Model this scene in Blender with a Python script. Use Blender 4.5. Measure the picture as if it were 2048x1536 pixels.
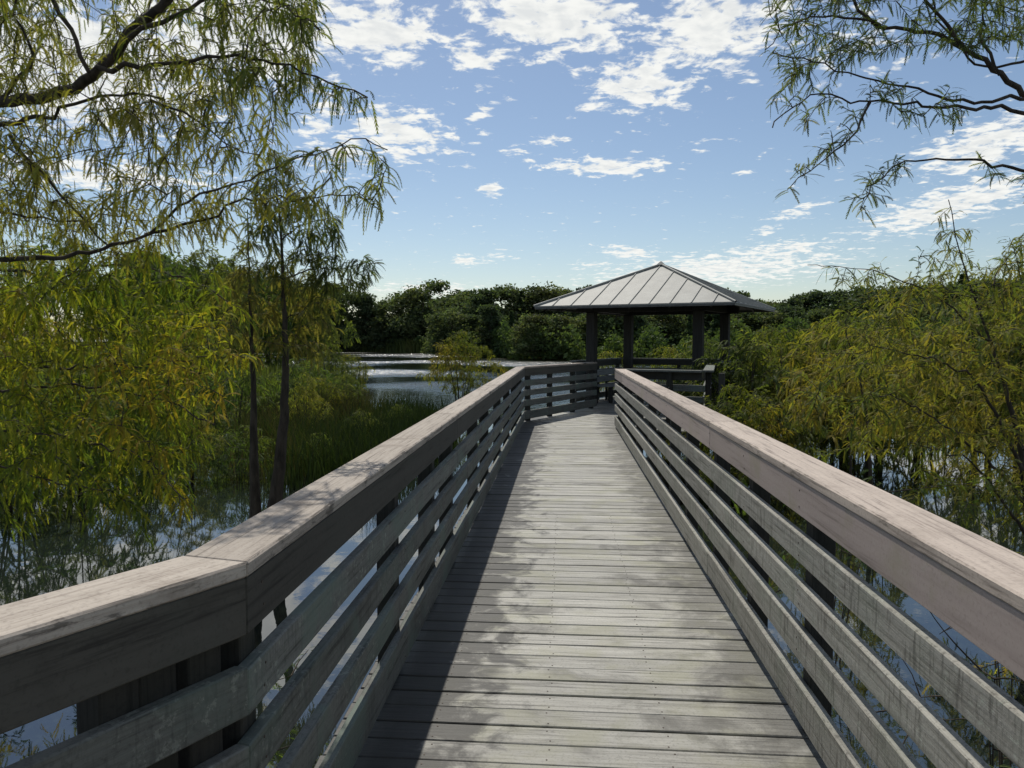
import bpy, bmesh, math, random
import numpy as np
from mathutils import Vector, Matrix

for o in list(bpy.data.objects):
    bpy.data.objects.remove(o)
scene = bpy.context.scene
COL = scene.collection
rad = math.radians

# ------------------------------------------------------------------ camera
F_PX = 1538.0                       # focal length in pixels of the 2048 px wide photograph
YAW, PITCH = rad(3.76), math.atan(90.0 / F_PX)
CAM = np.array([0.0, 0.0, 1.6])
cam_data = bpy.data.cameras.new('camera')
cam_data.sensor_width = 36.0
cam_data.lens = 36.0 * F_PX / 2048.0
cam_data.clip_start = 0.05
cam_data.clip_end = 6000.0
cam = bpy.data.objects.new('camera', cam_data)
cam.location = CAM
cam.rotation_euler = (rad(90) - PITCH, 0.0, YAW)
COL.objects.link(cam)
scene.camera = cam
_fw = np.array([-math.sin(YAW) * math.cos(PITCH), math.cos(YAW) * math.cos(PITCH), -math.sin(PITCH)])
_rt = np.array([math.cos(YAW), math.sin(YAW), 0.0])
_up = np.cross(_rt, _fw)

def W(px, py, d):
    """world point seen at photograph pixel (px, py) at distance d along the view"""
    return CAM + d * (_fw + _rt * (px - 1024.0) / F_PX - _up * (py - 768.0) / F_PX)

def azel(px, py):
    v = W(px, py, 1.0) - CAM
    v = v / np.linalg.norm(v)
    return math.degrees(math.atan2(v[0], v[1])), math.degrees(math.asin(v[2]))

# ------------------------------------------------------------------ light
SUN_EL, SUN_AZ = 53.0, -15.0        # azimuth: degrees from +Y towards +X
SUN_STRENGTH, SKY_STRENGTH, EXPOSURE = 4.0, 0.09, 0.0
sd = Vector((math.sin(rad(SUN_AZ)) * math.cos(rad(SUN_EL)), math.cos(rad(SUN_AZ)) * math.cos(rad(SUN_EL)), math.sin(rad(SUN_EL))))
sun_data = bpy.data.lights.new('sun', 'SUN')
sun_data.energy = SUN_STRENGTH
sun_data.angle = rad(0.55)
sun_data.color = (1.0, 0.94, 0.84)
sun = bpy.data.objects.new('sun', sun_data)
sun.rotation_euler = (-sd).to_track_quat('-Z', 'Y').to_euler()
sun.location = (0, 0, 30)
COL.objects.link(sun)

world = bpy.data.worlds.new('World')
scene.world = world
world.use_nodes = True
wt = world.node_tree
for n in list(wt.nodes):
    wt.nodes.remove(n)

class G:
    """small helper to write node graphs"""
    def __init__(s, tree): s.t = tree
    def new(s, kind, **kw):
        n = s.t.nodes.new(kind)
        for k, v in kw.items(): setattr(n, k, v)
        return n
    def put(s, inp, v):
        if hasattr(v, 'bl_idname') or isinstance(v, bpy.types.NodeSocket): s.t.links.new(v, inp)
        else: inp.default_value = v
    def math(s, op, a, b=0.0, c=0.0, clamp=False):
        n = s.new('ShaderNodeMath', operation=op, use_clamp=clamp)
        s.put(n.inputs[0], a); s.put(n.inputs[1], b); s.put(n.inputs[2], c)
        return n.outputs[0]
    def vmath(s, op, a, b=(0, 0, 0)):
        n = s.new('ShaderNodeVectorMath', operation=op)
        s.put(n.inputs[0], a)
        if op == 'SCALE': s.put(n.inputs[3], b)
        else: s.put(n.inputs[1], b)
        return n.outputs[1] if op in ('LENGTH', 'DOT_PRODUCT', 'DISTANCE') else n.outputs[0]
    def comb(s, x, y, z):
        n = s.new('ShaderNodeCombineXYZ')
        s.put(n.inputs[0], x); s.put(n.inputs[1], y); s.put(n.inputs[2], z)
        return n.outputs[0]
    def sep(s, v):
        n = s.new('ShaderNodeSeparateXYZ'); s.put(n.inputs[0], v)
        return n.outputs
    def noise(s, vec, scale, detail=4.0, rough=0.5, dist=0.0):
        n = s.new('ShaderNodeTexNoise')
        s.put(n.inputs['Vector'], vec); n.inputs['Scale'].default_value = scale
        n.inputs['Detail'].default_value = detail; n.inputs['Roughness'].default_value = rough
        n.inputs['Distortion'].default_value = dist
        return n.outputs['Fac']
    def rng(s, v, a, b, c=0.0, d=1.0, smooth=True):
        n = s.new('ShaderNodeMapRange', interpolation_type='SMOOTHSTEP' if smooth else 'LINEAR')
        s.put(n.inputs[0], v); n.inputs[1].default_value = a; n.inputs[2].default_value = b
        n.inputs[3].default_value = c; n.inputs[4].default_value = d
        return n.outputs[0]
    def mix(s, f, a, b, blend='MIX'):
        n = s.new('ShaderNodeMix', data_type='RGBA', blend_type=blend)
        s.put(n.inputs[0], f)
        s.put(n.inputs[6], a if not isinstance(a, tuple) else (*a[:3], 1.0))
        s.put(n.inputs[7], b if not isinstance(b, tuple) else (*b[:3], 1.0))
        return n.outputs[2]

def build_sky():
    g = G(wt)
    out = g.new('ShaderNodeOutputWorld')
    bg = g.new('ShaderNodeBackground')
    sky = g.new('ShaderNodeTexSky', sky_type='NISHITA')
    sky.sun_disc = False
    sky.sun_elevation = rad(SUN_EL)
    sky.sun_rotation = rad(SUN_AZ)
    sky.altitude = 0.0
    sky.air_density = 1.0
    sky.dust_density = 0.4
    sky.ozone_density = 1.6
    tc = g.new('ShaderNodeTexCoord')
    d = g.vmath('NORMALIZE', tc.outputs['Generated'])
    x, y, z = g.sep(d)
    az = g.math('MULTIPLY', g.math('ARCTAN2', x, y), 57.29578)
    el = g.math('MULTIPLY', g.math('ARCSINE', z), 57.29578)
    zz = g.math('ADD', g.math('MAXIMUM', z, 0.0), 0.10)
    q = g.comb(g.math('DIVIDE', x, zz), g.math('DIVIDE', y, zz), 0.0)
    ae = g.comb(az, el, 0.0)
    # banks of cloud: centre and half size in photograph pixels, turn in degrees
    banks = [(760, 60, 190, 85, 0, 1.0), (1120, 35, 260, 95, 0, 1.0), (1430, 60, 200, 105, 0, 1.0),
             (1270, 165, 140, 80, 10, .95), (960, 110, 110, 60, 0, .7), (1700, 90, 170, 70, 0, .5),
             (800, 265, 150, 70, 5, .95), (965, 222, 50, 18, -25, .8), (690, 300, 120, 60, 0, .7), (1210, 333, 170, 26, 0, .95), (1040, 315, 50, 30, 20, .55),
             (1112, 278, 40, 22, 0, .7), (981, 380, 38, 20, 0, .95), (1170, 215, 40, 16, -20, .6),
             (1430, 540, 330, 46, -3, .9), (1260, 505, 90, 22, 8, .8), (1560, 500, 160, 26, -5, .8), (1590, 422, 75, 18, -12, .75), (1535, 460, 40, 16, -15, .7),
             (1900, 410, 200, 46, -14, 1.0), (1960, 290, 140, 60, -15, .95), (930, 522, 60, 16, 0, .8), (1180, 530, 50, 14, 0, .6),
             (860, 580, 160, 26, 0, .7), (1000, 512, 40, 14, 0, .5), (1490, 345, 28, 12, 0, .6), (1390, 300, 40, 26, 0, .4),
             (480, 40, 260, 150, 0, 1.25), (180, 130, 330, 150, 0, 1.2), (200, 350, 290, 40, 0, .85), (640, 240, 90, 70, 0, .6)]
    total = None
    for (px, py, rx, ry, turn, amp) in banks:
        a0, e0 = azel(px, py)
        k = 57.29578 / F_PX
        m = g.new('ShaderNodeMapping', vector_type='TEXTURE')
        g.put(m.inputs[0], ae)
        m.inputs[1].default_value = (a0, e0, 0)
        m.inputs[2].default_value = (0, 0, rad(-turn))
        m.inputs[3].default_value = (rx * k, ry * k, 1)
        r = g.vmath('LENGTH', m.outputs[0])
        v = g.rng(r, 1.25, 0.0, 0.0, amp)
        total = v if total is None else g.math('MAXIMUM', total, v)
    # away from the view the sky goes on with the same broken cloud
    far_ = g.noise(q, 0.9, 3.0, 0.5)
    far_ = g.rng(far_, 0.46, 0.66, 0.0, 0.95)
    dx = g.math('SUBTRACT', az, azel(1024, 300)[0])
    inview = g.math('MULTIPLY', g.rng(g.math('ABSOLUTE', dx), 33.0, 44.0, 1.0, 0.0), g.rng(el, 25.0, 31.0, 1.0, 0.0))
    cov = g.math('ADD', g.math('MULTIPLY', total, inview), g.math('MULTIPLY', far_, g.math('SUBTRACT', 1.0, inview)))
    # billow detail, stretched flat towards the horizon as on a real cloud deck
    warp = g.vmath('ADD', q, g.vmath('SCALE', g.comb(g.noise(q, 5.0, 2.0), g.noise(g.vmath('ADD', q, (7.3, 2.1, 0)), 5.0, 2.0), 0.0), 0.10))
    n1 = g.noise(warp, 11.0, 6.0, 0.58)
    n2 = g.noise(g.vmath('ADD', warp, (3.3, 9.1, 0.0)), 30.0, 4.0, 0.60)
    f = g.math('ADD', g.math('MULTIPLY', n1, 0.68), g.math('MULTIPLY', n2, 0.32))
    f = g.math('ADD', g.math('MULTIPLY', g.math('SUBTRACT', f, 0.5), 1.45), 0.5)
    dens = g.math('ADD', g.math('MULTIPLY', cov, 0.36), f)
    alpha = g.rng(dens, 0.625, 0.81, 0.0, 1.0)
    # lit tops and thin edges bright, thick middles a little grey
    thick = g.rng(g.math('ADD', g.math('MULTIPLY', cov, 0.35), g.noise(warp, 16.0, 5.0, 0.55)), 0.66, 1.0, 0.0, 1.0)
    ccol = g.mix(thick, (10.8, 10.8, 10.3), (8.8, 9.0, 8.9))
    col = g.mix(g.math('MULTIPLY', alpha, 0.94), sky.outputs[0], ccol)
    wt.links.new(col, bg.inputs[0])
    bg.inputs[1].default_value = SKY_STRENGTH
    wt.links.new(bg.outputs[0], out.inputs[0])
build_sky()

scene.render.engine = 'CYCLES'
scene.view_settings.view_transform = 'Standard'
scene.view_settings.look = 'None'
scene.view_settings.gamma = 1.0
scene.view_settings.exposure = EXPOSURE
scene.view_settings.use_curve_mapping = False
scene.cycles.transparent_max_bounces = 8
scene.cycles.max_bounces = 5
scene.cycles.diffuse_bounces = 3

# ------------------------------------------------------------------ helpers
def tag(o, label=None, cat=None, group=None, kind=None):
    if label: o['label'] = label
    if cat: o['category'] = cat
    if group: o['group'] = group
    if kind: o['kind'] = kind
    return o

def link(name, me, mat=None, parent=None, loc=None, rz=None):
    o = bpy.data.objects.new(name, me)
    COL.objects.link(o)
    if mat is not None and me is not None and len(me.materials) == 0: me.materials.append(mat)
    if parent is not None: o.parent = parent
    if loc is not None: o.location = loc
    if rz is not None: o.rotation_euler = (0, 0, rz)
    return o

def empty(name, loc=(0, 0, 0), rz=0.0):
    o = bpy.data.objects.new(name, None)
    o.empty_display_size = 0.2
    COL.objects.link(o)
    o.location = loc
    o.rotation_euler = (0, 0, rz)
    return o

def mesh_np(name, verts, faces, colors=None):
    """mesh from arrays: faces is (n, k) with one k"""
    verts = np.asarray(verts, dtype=np.float32); faces = np.asarray(faces, dtype=np.int32)
    me = bpy.data.meshes.new(name)
    k = faces.shape[1]
    me.vertices.add(len(verts)); me.vertices.foreach_set('co', verts.ravel())
    me.loops.add(faces.size); me.loops.foreach_set('vertex_index', faces.ravel())
    me.polygons.add(len(faces))
    me.polygons.foreach_set('loop_start', np.arange(0, faces.size, k, dtype=np.int32))
    me.polygons.foreach_set('loop_total', np.full(len(faces), k, dtype=np.int32))
    if colors is not None:
        a = me.color_attributes.new('tint', 'FLOAT_COLOR', 'POINT')
        c = np.ones((len(verts), 4), dtype=np.float32); c[:, :3] = colors
        a.data.foreach_set('color', c.ravel())
    me.update(); me.validate()
    return me

def prism(name, poly_bottom, z0, z1, bevel=0.0):
    """vertical extrusion of a polygon (list of (x, y))"""
    bm = bmesh.new()
    lo = [bm.verts.new((p[0], p[1], z0)) for p in poly_bottom]
    hi = [bm.verts.new((p[0], p[1], z1)) for p in poly_bottom]
    n = len(lo)
    bm.faces.new(hi); bm.faces.new(lo[::-1])
    for i in range(n):
        bm.faces.new((lo[i], lo[(i + 1) % n], hi[(i + 1) % n], hi[i]))
    bmesh.ops.recalc_face_normals(bm, faces=bm.faces)
    if bevel > 0:
        bmesh.ops.bevel(bm, geom=bm.edges[:], offset=bevel, segments=1, affect='EDGES')
    me = bpy.data.meshes.new(name); bm.to_mesh(me); bm.free()
    return me

def box(name, x0, x1, y0, y1, z0, z1, bevel=0.004):
    return prism(name, [(x0, y0), (x1, y0), (x1, y1), (x0, y1)], z0, z1, bevel)

# ------------------------------------------------------------------ materials
def new_mat(name):
    m = bpy.data.materials.new(name); m.use_nodes = True
    t = m.node_tree
    b = t.nodes['Principled BSDF']
    return m, G(t), b

def wood_mat(name, pale, mid, dark, stain, stain_amt=0.4, algae=None, algae_amt=0.0, cross=0.0, rough=0.8, bump=0.35, axis=0, scale=1.0, spec=0.25, edge=None, rim=None, lichen=0.0):
    m, g, b = new_mat(name)
    tc = g.new('ShaderNodeTexCoord'); oi = g.new('ShaderNodeObjectInfo')
    r = oi.outputs['Random']
    v = g.vmath('ADD', tc.outputs['Object'], g.comb(g.math('MULTIPLY', r, 41.0), g.math('MULTIPLY', r, 17.0), g.math('MULTIPLY', r, 29.0)))
    mp = g.new('ShaderNodeMapping'); g.put(mp.inputs[0], v)
    sc = [55.0 * scale, 55.0 * scale, 55.0 * scale]; sc[axis] = 2.2 * scale
    mp.inputs[3].default_value = sc
    grain = g.noise(mp.outputs[0], 1.0, 6.0, 0.65, 0.4)
    mp2 = g.new('ShaderNodeMapping'); g.put(mp2.inputs[0], v)
    sc2 = [14.0 * scale] * 3; sc2[axis] = 0.9 * scale
    mp2.inputs[3].default_value = sc2
    band = g.noise(mp2.outputs[0], 1.0, 4.0, 0.6, 0.6)
    blot = g.noise(v, 2.3, 6.0, 0.65, 0.5)
    fine = g.noise(v, 90.0, 3.0, 0.6)
    c = g.mix(g.rng(grain, 0.30, 0.66), mid, pale)
    c = g.mix(g.math('MULTIPLY', g.rng(band, 0.52, 0.72), 0.6), c, mid)
    c = g.mix(g.math('MULTIPLY', g.rng(grain, 0.46, 0.30), 0.85), c, dark)
    c = g.mix(g.math('MULTIPLY', g.rng(fine, 0.50, 0.70), 0.30), c, dark)
    if cross > 0:   # weathered saw marks running across the board
        mp3 = g.new('ShaderNodeMapping'); g.put(mp3.inputs[0], v)
        mp3.inputs[3].default_value = (60, 60, 7)
        cr = g.noise(mp3.outputs[0], 1.0, 4.0, 0.6, 0.3)
        c = g.mix(g.math('MULTIPLY', g.rng(cr, 0.50, 0.68), cross), c, dark)
    c = g.mix(g.math('MULTIPLY', g.rng(blot, 0.52, 0.70), stain_amt), c, stain)
    if algae is not None:
        ab = g.noise(g.vmath('ADD', v, (5.1, 3.7, 8.8)), 3.1, 5.0, 0.6, 0.3)
        c = g.mix(g.math('MULTIPLY', g.rng(ab, 0.45, 0.68), algae_amt), c, algae)
    if edge is not None:   # black mould towards both rails; left blotches also paint the shadow's soft edge
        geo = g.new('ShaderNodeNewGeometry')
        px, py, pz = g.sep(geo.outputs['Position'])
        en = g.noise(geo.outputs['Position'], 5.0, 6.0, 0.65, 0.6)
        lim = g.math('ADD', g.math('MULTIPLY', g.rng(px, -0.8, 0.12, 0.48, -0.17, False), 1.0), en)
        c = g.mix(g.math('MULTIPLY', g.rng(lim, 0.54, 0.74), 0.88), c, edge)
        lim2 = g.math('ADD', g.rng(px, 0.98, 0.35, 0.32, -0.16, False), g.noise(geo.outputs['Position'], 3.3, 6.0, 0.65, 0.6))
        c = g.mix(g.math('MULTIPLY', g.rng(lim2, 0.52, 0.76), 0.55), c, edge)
    if rim is not None:    # blackened weather line along the inner edge of a cap board
        oy = g.math('ABSOLUTE', g.sep(tc.outputs['Object'])[1])
        mr = g.new('ShaderNodeMapping'); g.put(mr.inputs[0], v); mr.inputs[3].default_value = (5, 22, 22)
        rn = g.noise(mr.outputs[0], 1.0, 6.0, 0.7, 0.5)
        c = g.mix(g.math('MULTIPLY', g.rng(g.math('ADD', g.rng(oy, 0.0, 0.022, 0.10, -0.24, False), rn), 0.57, 0.67), 0.65), c, rim)
        rn2 = g.noise(g.vmath('ADD', v, (3.0, 9.0, 1.0)), 9.0, 6.0, 0.7, 0.8)
        c = g.mix(g.math('MULTIPLY', g.rng(g.math('ADD', g.rng(oy, 0.18, 0.15, 0.08, -0.22, False), rn2), 0.56, 0.70), 0.6), c, rim)
    if lichen > 0:         # pale crusts
        ln_ = g.noise(g.vmath('ADD', v, (11.0, 2.0, 5.0)), 38.0, 5.0, 0.7, 0.1)
        lb_ = g.noise(g.vmath('ADD', v, (1.0, 12.0, 7.0)), 3.0, 3.0, 0.5)
        c = g.mix(g.math('MULTIPLY', g.math('MULTIPLY', g.rng(ln_, 0.54, 0.64), g.rng(lb_, 0.45, 0.6)), lichen), c, (.42, .45, .38))
    tone = g.math('ADD', 0.80, g.math('MULTIPLY', r, 0.36))
    c = g.mix(1.0, c, g.comb(tone, tone, tone), 'MULTIPLY')
    g.put(b.inputs['Base Color'], c)
    b.inputs['Roughness'].default_value = rough
    b.inputs['Specular IOR Level'].default_value = spec
    bp = g.new('ShaderNodeBump'); bp.inputs['Strength'].default_value = bump; bp.inputs['Distance'].default_value = 0.004
    g.put(bp.inputs['Height'], g.math('ADD', grain, g.math('MULTIPLY', fine, 0.3)))
    g.t.links.new(bp.outputs[0], b.inputs['Normal'])
    return m

M = {}
M['deck'] = wood_mat('deck_planks', (.385, .38, .345), (.235, .23, .205), (.042, .040, .035), (.085, .082, .07), .75, (.24, .24, .15), .5, axis=0, rough=.58, spec=.4, edge=(.018, .018, .016), bump=.6)  # strong stain is grime plus mottled shade painted into the boards
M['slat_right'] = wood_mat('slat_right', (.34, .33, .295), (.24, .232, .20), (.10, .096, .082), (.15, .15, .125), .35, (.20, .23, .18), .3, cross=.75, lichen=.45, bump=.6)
M['slat_shaded'] = wood_mat('slat_shaded', (.16, .165, .15), (.105, .108, .096), (.03, .031, .028), (.07, .066, .06), .55, (.12, .155, .13), .75, cross=.4, lichen=.3, bump=.6)  # algae-grey boards, base colour lowered to paint in deep shade
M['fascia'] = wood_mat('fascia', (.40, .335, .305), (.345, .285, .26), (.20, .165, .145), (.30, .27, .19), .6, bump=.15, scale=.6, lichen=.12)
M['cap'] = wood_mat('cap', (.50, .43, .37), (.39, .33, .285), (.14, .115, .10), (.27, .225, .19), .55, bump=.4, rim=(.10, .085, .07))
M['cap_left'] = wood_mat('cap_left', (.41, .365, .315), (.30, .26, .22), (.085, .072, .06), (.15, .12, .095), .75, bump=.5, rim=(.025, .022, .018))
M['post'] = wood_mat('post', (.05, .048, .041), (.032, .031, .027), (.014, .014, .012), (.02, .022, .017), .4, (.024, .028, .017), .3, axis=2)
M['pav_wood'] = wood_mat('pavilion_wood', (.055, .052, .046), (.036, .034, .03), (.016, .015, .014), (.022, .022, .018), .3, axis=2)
M['bench'] = wood_mat('bench_wood', (.34, .34, .33), (.25, .25, .24), (.11, .11, .10), (.17, .17, .15), .3)

def metal_roof():
    m, g, b = new_mat('roof_metal')
    tc = g.new('ShaderNodeTexCoord')
    n = g.noise(tc.outputs['Object'], 3.0, 6.0, 0.65)
    c = g.mix(g.rng(n, .35, .7), (.255, .26, .24), (.315, .32, .295))
    st = g.new('ShaderNodeMapping'); g.put(st.inputs[0], tc.outputs['Object']); st.inputs[3].default_value = (18, 18, 1.2)
    c = g.mix(g.math('MULTIPLY', g.rng(g.noise(st.outputs[0], 1.0, 4.0), .5, .75), .35), c, (.20, .20, .18))
    g.put(b.inputs['Base Color'], c)
    b.inputs['Metallic'].default_value = 0.0
    b.inputs['Roughness'].default_value = 0.62
    b.inputs['Specular IOR Level'].default_value = 0.3
    return m
M['roof'] = metal_roof()

def plain(name, col, rough=.7, metal=0.0, var=.25, scale=8.0):
    m, g, b = new_mat(name)
    tc = g.new('ShaderNodeTexCoord')
    n = g.noise(tc.outputs['Object'], scale, 5.0, .6)
    g.put(b.inputs['Base Color'], g.mix(g.rng(n, .3, .7), tuple(c * (1 - var) for c in col), tuple(c * (1 + var) for c in col)))
    b.inputs['Roughness'].default_value = rough; b.inputs['Metallic'].default_value = metal
    return m
M['roof_trim'] = plain('roof_trim', (.10, .10, .095), .5, .3)
M['soffit'] = plain('soffit', (.07, .065, .055), .8)
M['steel'] = plain('galvanised_steel', (.45, .45, .44), .35, .9)

def bark_mat(name, a, b_, scale=14.0):
    m, g, b = new_mat(name)
    tc = g.new('ShaderNodeTexCoord')
    mp = g.new('ShaderNodeMapping'); g.put(mp.inputs[0], tc.outputs['Object']); mp.inputs[3].default_value = (1, 1, .22)
    n = g.noise(mp.outputs[0], scale, 6.0, .65, .5)
    g.put(b.inputs['Base Color'], g.mix(g.rng(n, .32, .68), a, b_))
    b.inputs['Roughness'].default_value = .9; b.inputs['Specular IOR Level'].default_value = .15
    bp = g.new('ShaderNodeBump'); bp.inputs['Strength'].default_value = .6; bp.inputs['Distance'].default_value = .012
    g.put(bp.inputs['Height'], n); g.t.links.new(bp.outputs[0], b.inputs['Normal'])
    return m
M['bark'] = bark_mat('cypress_bark', (.035, .030, .024), (.085, .070, .055))
M['bark_pale'] = bark_mat('cypress_bark_pale', (.05, .042, .033), (.13, .105, .08))

def leaf_mat(name, trans=.5, gain=1.0):
    m = bpy.data.materials.new(name); m.use_nodes = True
    g = G(m.node_tree)
    for n in list(m.node_tree.nodes): m.node_tree.nodes.remove(n)
    out = g.new('ShaderNodeOutputMaterial')
    at = g.new('ShaderNodeAttribute', attribute_name='tint')
    oi = g.new('ShaderNodeObjectInfo')
    k = g.math('MULTIPLY', g.math('ADD', .88, g.math('MULTIPLY', oi.outputs['Random'], .24)), gain)
    c = g.mix(1.0, at.outputs['Color'], g.comb(k, k, k), 'MULTIPLY')
    d = g.new('ShaderNodeBsdfDiffuse'); g.put(d.inputs[0], c)
    t = g.new('ShaderNodeBsdfTranslucent'); g.put(t.inputs[0], g.mix(1.0, c, (1.15, 1.2, .55), 'MULTIPLY'))
    mx = g.new('ShaderNodeMixShader'); mx.inputs[0].default_value = trans
    g.t.links.new(d.outputs[0], mx.inputs[1]); g.t.links.new(t.outputs[0], mx.inputs[2])
    gl = g.new('ShaderNodeBsdfGlossy'); gl.inputs['Roughness'].default_value = .6; gl.inputs[0].default_value = (.6, .6, .6, 1)
    mx2 = g.new('ShaderNodeMixShader'); mx2.inputs[0].default_value = .02
    g.t.links.new(mx.outputs[0], mx2.inputs[1]); g.t.links.new(gl.outputs[0], mx2.inputs[2])
    g.t.links.new(mx2.outputs[0], out.inputs[0])
    return m
M['leaf'] = leaf_mat('cypress_leaf', .58, 1.15)
M['far_leaf'] = leaf_mat('broad_leaf', .42, 1.4)
M['reed'] = leaf_mat('reed_blade', .35)

def water_mat():
    m, g, b = new_mat('pond_water')
    geo = g.new('ShaderNodeNewGeometry')
    p = geo.outputs['Position']
    b.inputs['Base Color'].default_value = (.012, .017, .013, 1)
    b.inputs['IOR'].default_value = 2.3
    b.inputs['Roughness'].default_value = .015
    mp = g.new('ShaderNodeMapping'); g.put(mp.inputs[0], p); mp.inputs[3].default_value = (.8, 1.0, 1)
    a = g.noise(mp.outputs[0], 2.6, 3.0, .5)
    r1 = g.noise(mp.outputs[0], 9.0, 3.0, .55)
    open_ = g.rng(g.noise(p, .045, 2.0, .5), .42, .56)          # breeze patches
    py = g.sep(p)[1]
    far_ = g.rng(py, 22.0, 60.0, 0.0, 1.0)
    amp = g.math('ADD', .006, g.math('MULTIPLY', g.math('MULTIPLY', open_, far_), 1.1))
    amp = g.math('ADD', amp, g.math('MULTIPLY', far_, .10))
    g.put(b.inputs['Roughness'], g.math('ADD', .015, g.math('MULTIPLY', g.math('MULTIPLY', open_, far_), .22)))
    h = g.math('MULTIPLY', g.math('ADD', a, g.math('MULTIPLY', r1, .35)), amp)
    bp = g.new('ShaderNodeBump'); bp.inputs['Strength'].default_value = 1.0; bp.inputs['Distance'].default_value = .12
    g.put(bp.inputs['Height'], h); g.t.links.new(bp.outputs[0], b.inputs['Normal'])
    return m
M['water'] = water_mat()

def soil_mat():
    m, g, b = new_mat('marsh_soil')
    geo = g.new('ShaderNodeNewGeometry')
    n = g.noise(geo.outputs['Position'], .8, 6.0, .65)
    g.put(b.inputs['Base Color'], g.mix(g.rng(n, .35, .68), (.045, .042, .02), (.06, .075, .022)))
    b.inputs['Roughness'].default_value = 1.0; b.inputs['Specular IOR Level'].default_value = 0.0
    return m
M['soil'] = soil_mat()

# ------------------------------------------------------------------ water and land
WZ = -1.0
me = mesh_np('water', [(-3000, -600, WZ), (3000, -600, WZ), (3000, 5000, WZ), (-3000, 5000, WZ)], [(0, 1, 2, 3)])
tag(link('water', me, M['water']), kind='structure')

def shore(px, py):
    """point on the water surface seen at a pixel"""
    d = (CAM[2] - WZ) * F_PX / (py - 678.0)
    p = W(px, 768, 1.0) - CAM
    return p[0] / p[1] * d, d

def land(name, pts, z_in, seed, spread=1.0):
    """low bank: outline at the water's edge rising to z_in inside"""
    rg = np.random.default_rng(seed)
    bm = bmesh.new()
    n = len(pts)
    c = np.mean(np.array(pts), axis=0)
    rings = []
    for k, (s, z) in enumerate(((1.0, WZ - .5), (1.0, WZ - .02), (.985, WZ + .18), (.93, WZ + z_in))):
        ring = []
        for p in pts:
            q = c + (np.array(p) - c) * s
            ring.append(bm.verts.new((q[0], q[1], z + (rg.uniform(-.04, .04) if k > 1 else 0))))
        rings.append(ring)
    for a, b in zip(rings[:-1], rings[1:]):
        for i in range(n):
            bm.faces.new((a[i], a[(i + 1) % n], b[(i + 1) % n], b[i]))
    bm.faces.new(rings[-1])
    bmesh.ops.recalc_face_normals(bm, faces=bm.faces)
    m = bpy.data.meshes.new(name); bm.to_mesh(m); bm.free()
    return tag(link(name, m, M['soil']), kind='structure')

def wobble(pts, seed, amp):
    """denser, uneven outline"""
    rg = np.random.default_rng(seed); out = []
    for i in range(len(pts)):
        a, b = np.array(pts[i], float), np.array(pts[(i + 1) % len(pts)], float)
        L = np.linalg.norm(b - a); k = max(1, min(8, int(L / (amp * 4))))
        for j in range(k):
            q = a + (b - a) * j / k
            out.append(tuple(q + rg.uniform(-amp, amp, 2) * (1 if j else .3)))
    return out
FAR = [shore(*p) for p in ((560, 705), (640, 704), (760, 704), (870, 706), (960, 714), (1040, 720), (1150, 722), (1300, 722), (1500, 722), (1700, 728), (1900, 735), (2200, 742))]
far_poly = [(-700, 1500), (-120, 170)] + FAR + [(260, 60), (900, 400), (900, 1500)]
land('far_bank', wobble(far_poly, 3, 2.0), .8, 1)
left_poly = [(-9.3, 36.5), (-13.5, 46), (-30, 70), (-80, 170), (-400, 900), (-500, 200), (-90, 15), (-22, 14), (-12.5, 18.5), (-9.8, 26)]
land('left_bank', wobble(left_poly, 4, .7), .5, 2)
right_poly = [(4.8, 24), (9, 21.5), (18, 22), (40, 30), (60, 50), (40, 58), (16, 46), (7, 38), (3.5, 31)]
land('marsh_island', wobble(right_poly, 5, .6), .25, 6)

# ------------------------------------------------------------------ boardwalk
rnd = random.Random(7)
U = np.array([.909, -.417]); V = np.array([.417, .909])      # axes of the pavilion and its platform
PC = np.array([2.47, 19.75])                                  # pavilion centre
VL1, VL2 = np.array([-.755, 1.77]), np.array([-.72, 14.8])
VR1, VR2 = np.array([.96, 1.39]), np.array([.945, 14.0])
HB = np.array([-.46, -.888])                                  # direction the near section runs back in
VL0, VR0 = VL1 + HB * 6.0, VR1 + HB * 6.0
PH = 1.62
cornL, cornB, cornR, cornN = (PC - PH * U - PH * V, PC - PH * U + PH * V, PC + PH * U + PH * V, PC + PH * U - PH * V)
N2 = VR2 + U * 1.6
RE = np.array([.80, 17.9])                                    # where the left railing stops before the pavilion

def clip(poly, n, d):
    """part of the polygon where p.n >= d"""
    out = []
    for i in range(len(poly)):
        a, b = poly[i], poly[(i + 1) % len(poly)]
        da, db = a @ n - d, b @ n - d
        if da >= 0: out.append(a)
        if (da >= 0) != (db >= 0): out.append(a + (b - a) * da / (da - db))
    return out

def grow_out(poly, m):
    """offset a convex polygon (counter-clockwise) outwards"""
    n = len(poly); out = []
    for i in range(n):
        p0, p1, p2 = poly[i - 1], poly[i], poly[(i + 1) % n]
        e1 = (p1 - p0) / np.linalg.norm(p1 - p0); e2 = (p2 - p1) / np.linalg.norm(p2 - p1)
        n1, n2 = np.array([e1[1], -e1[0]]), np.array([e2[1], -e2[0]])
        b = n1 + n2; b = b / (b @ n1)
        out.append(p1 + b * m)
    return out

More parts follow.
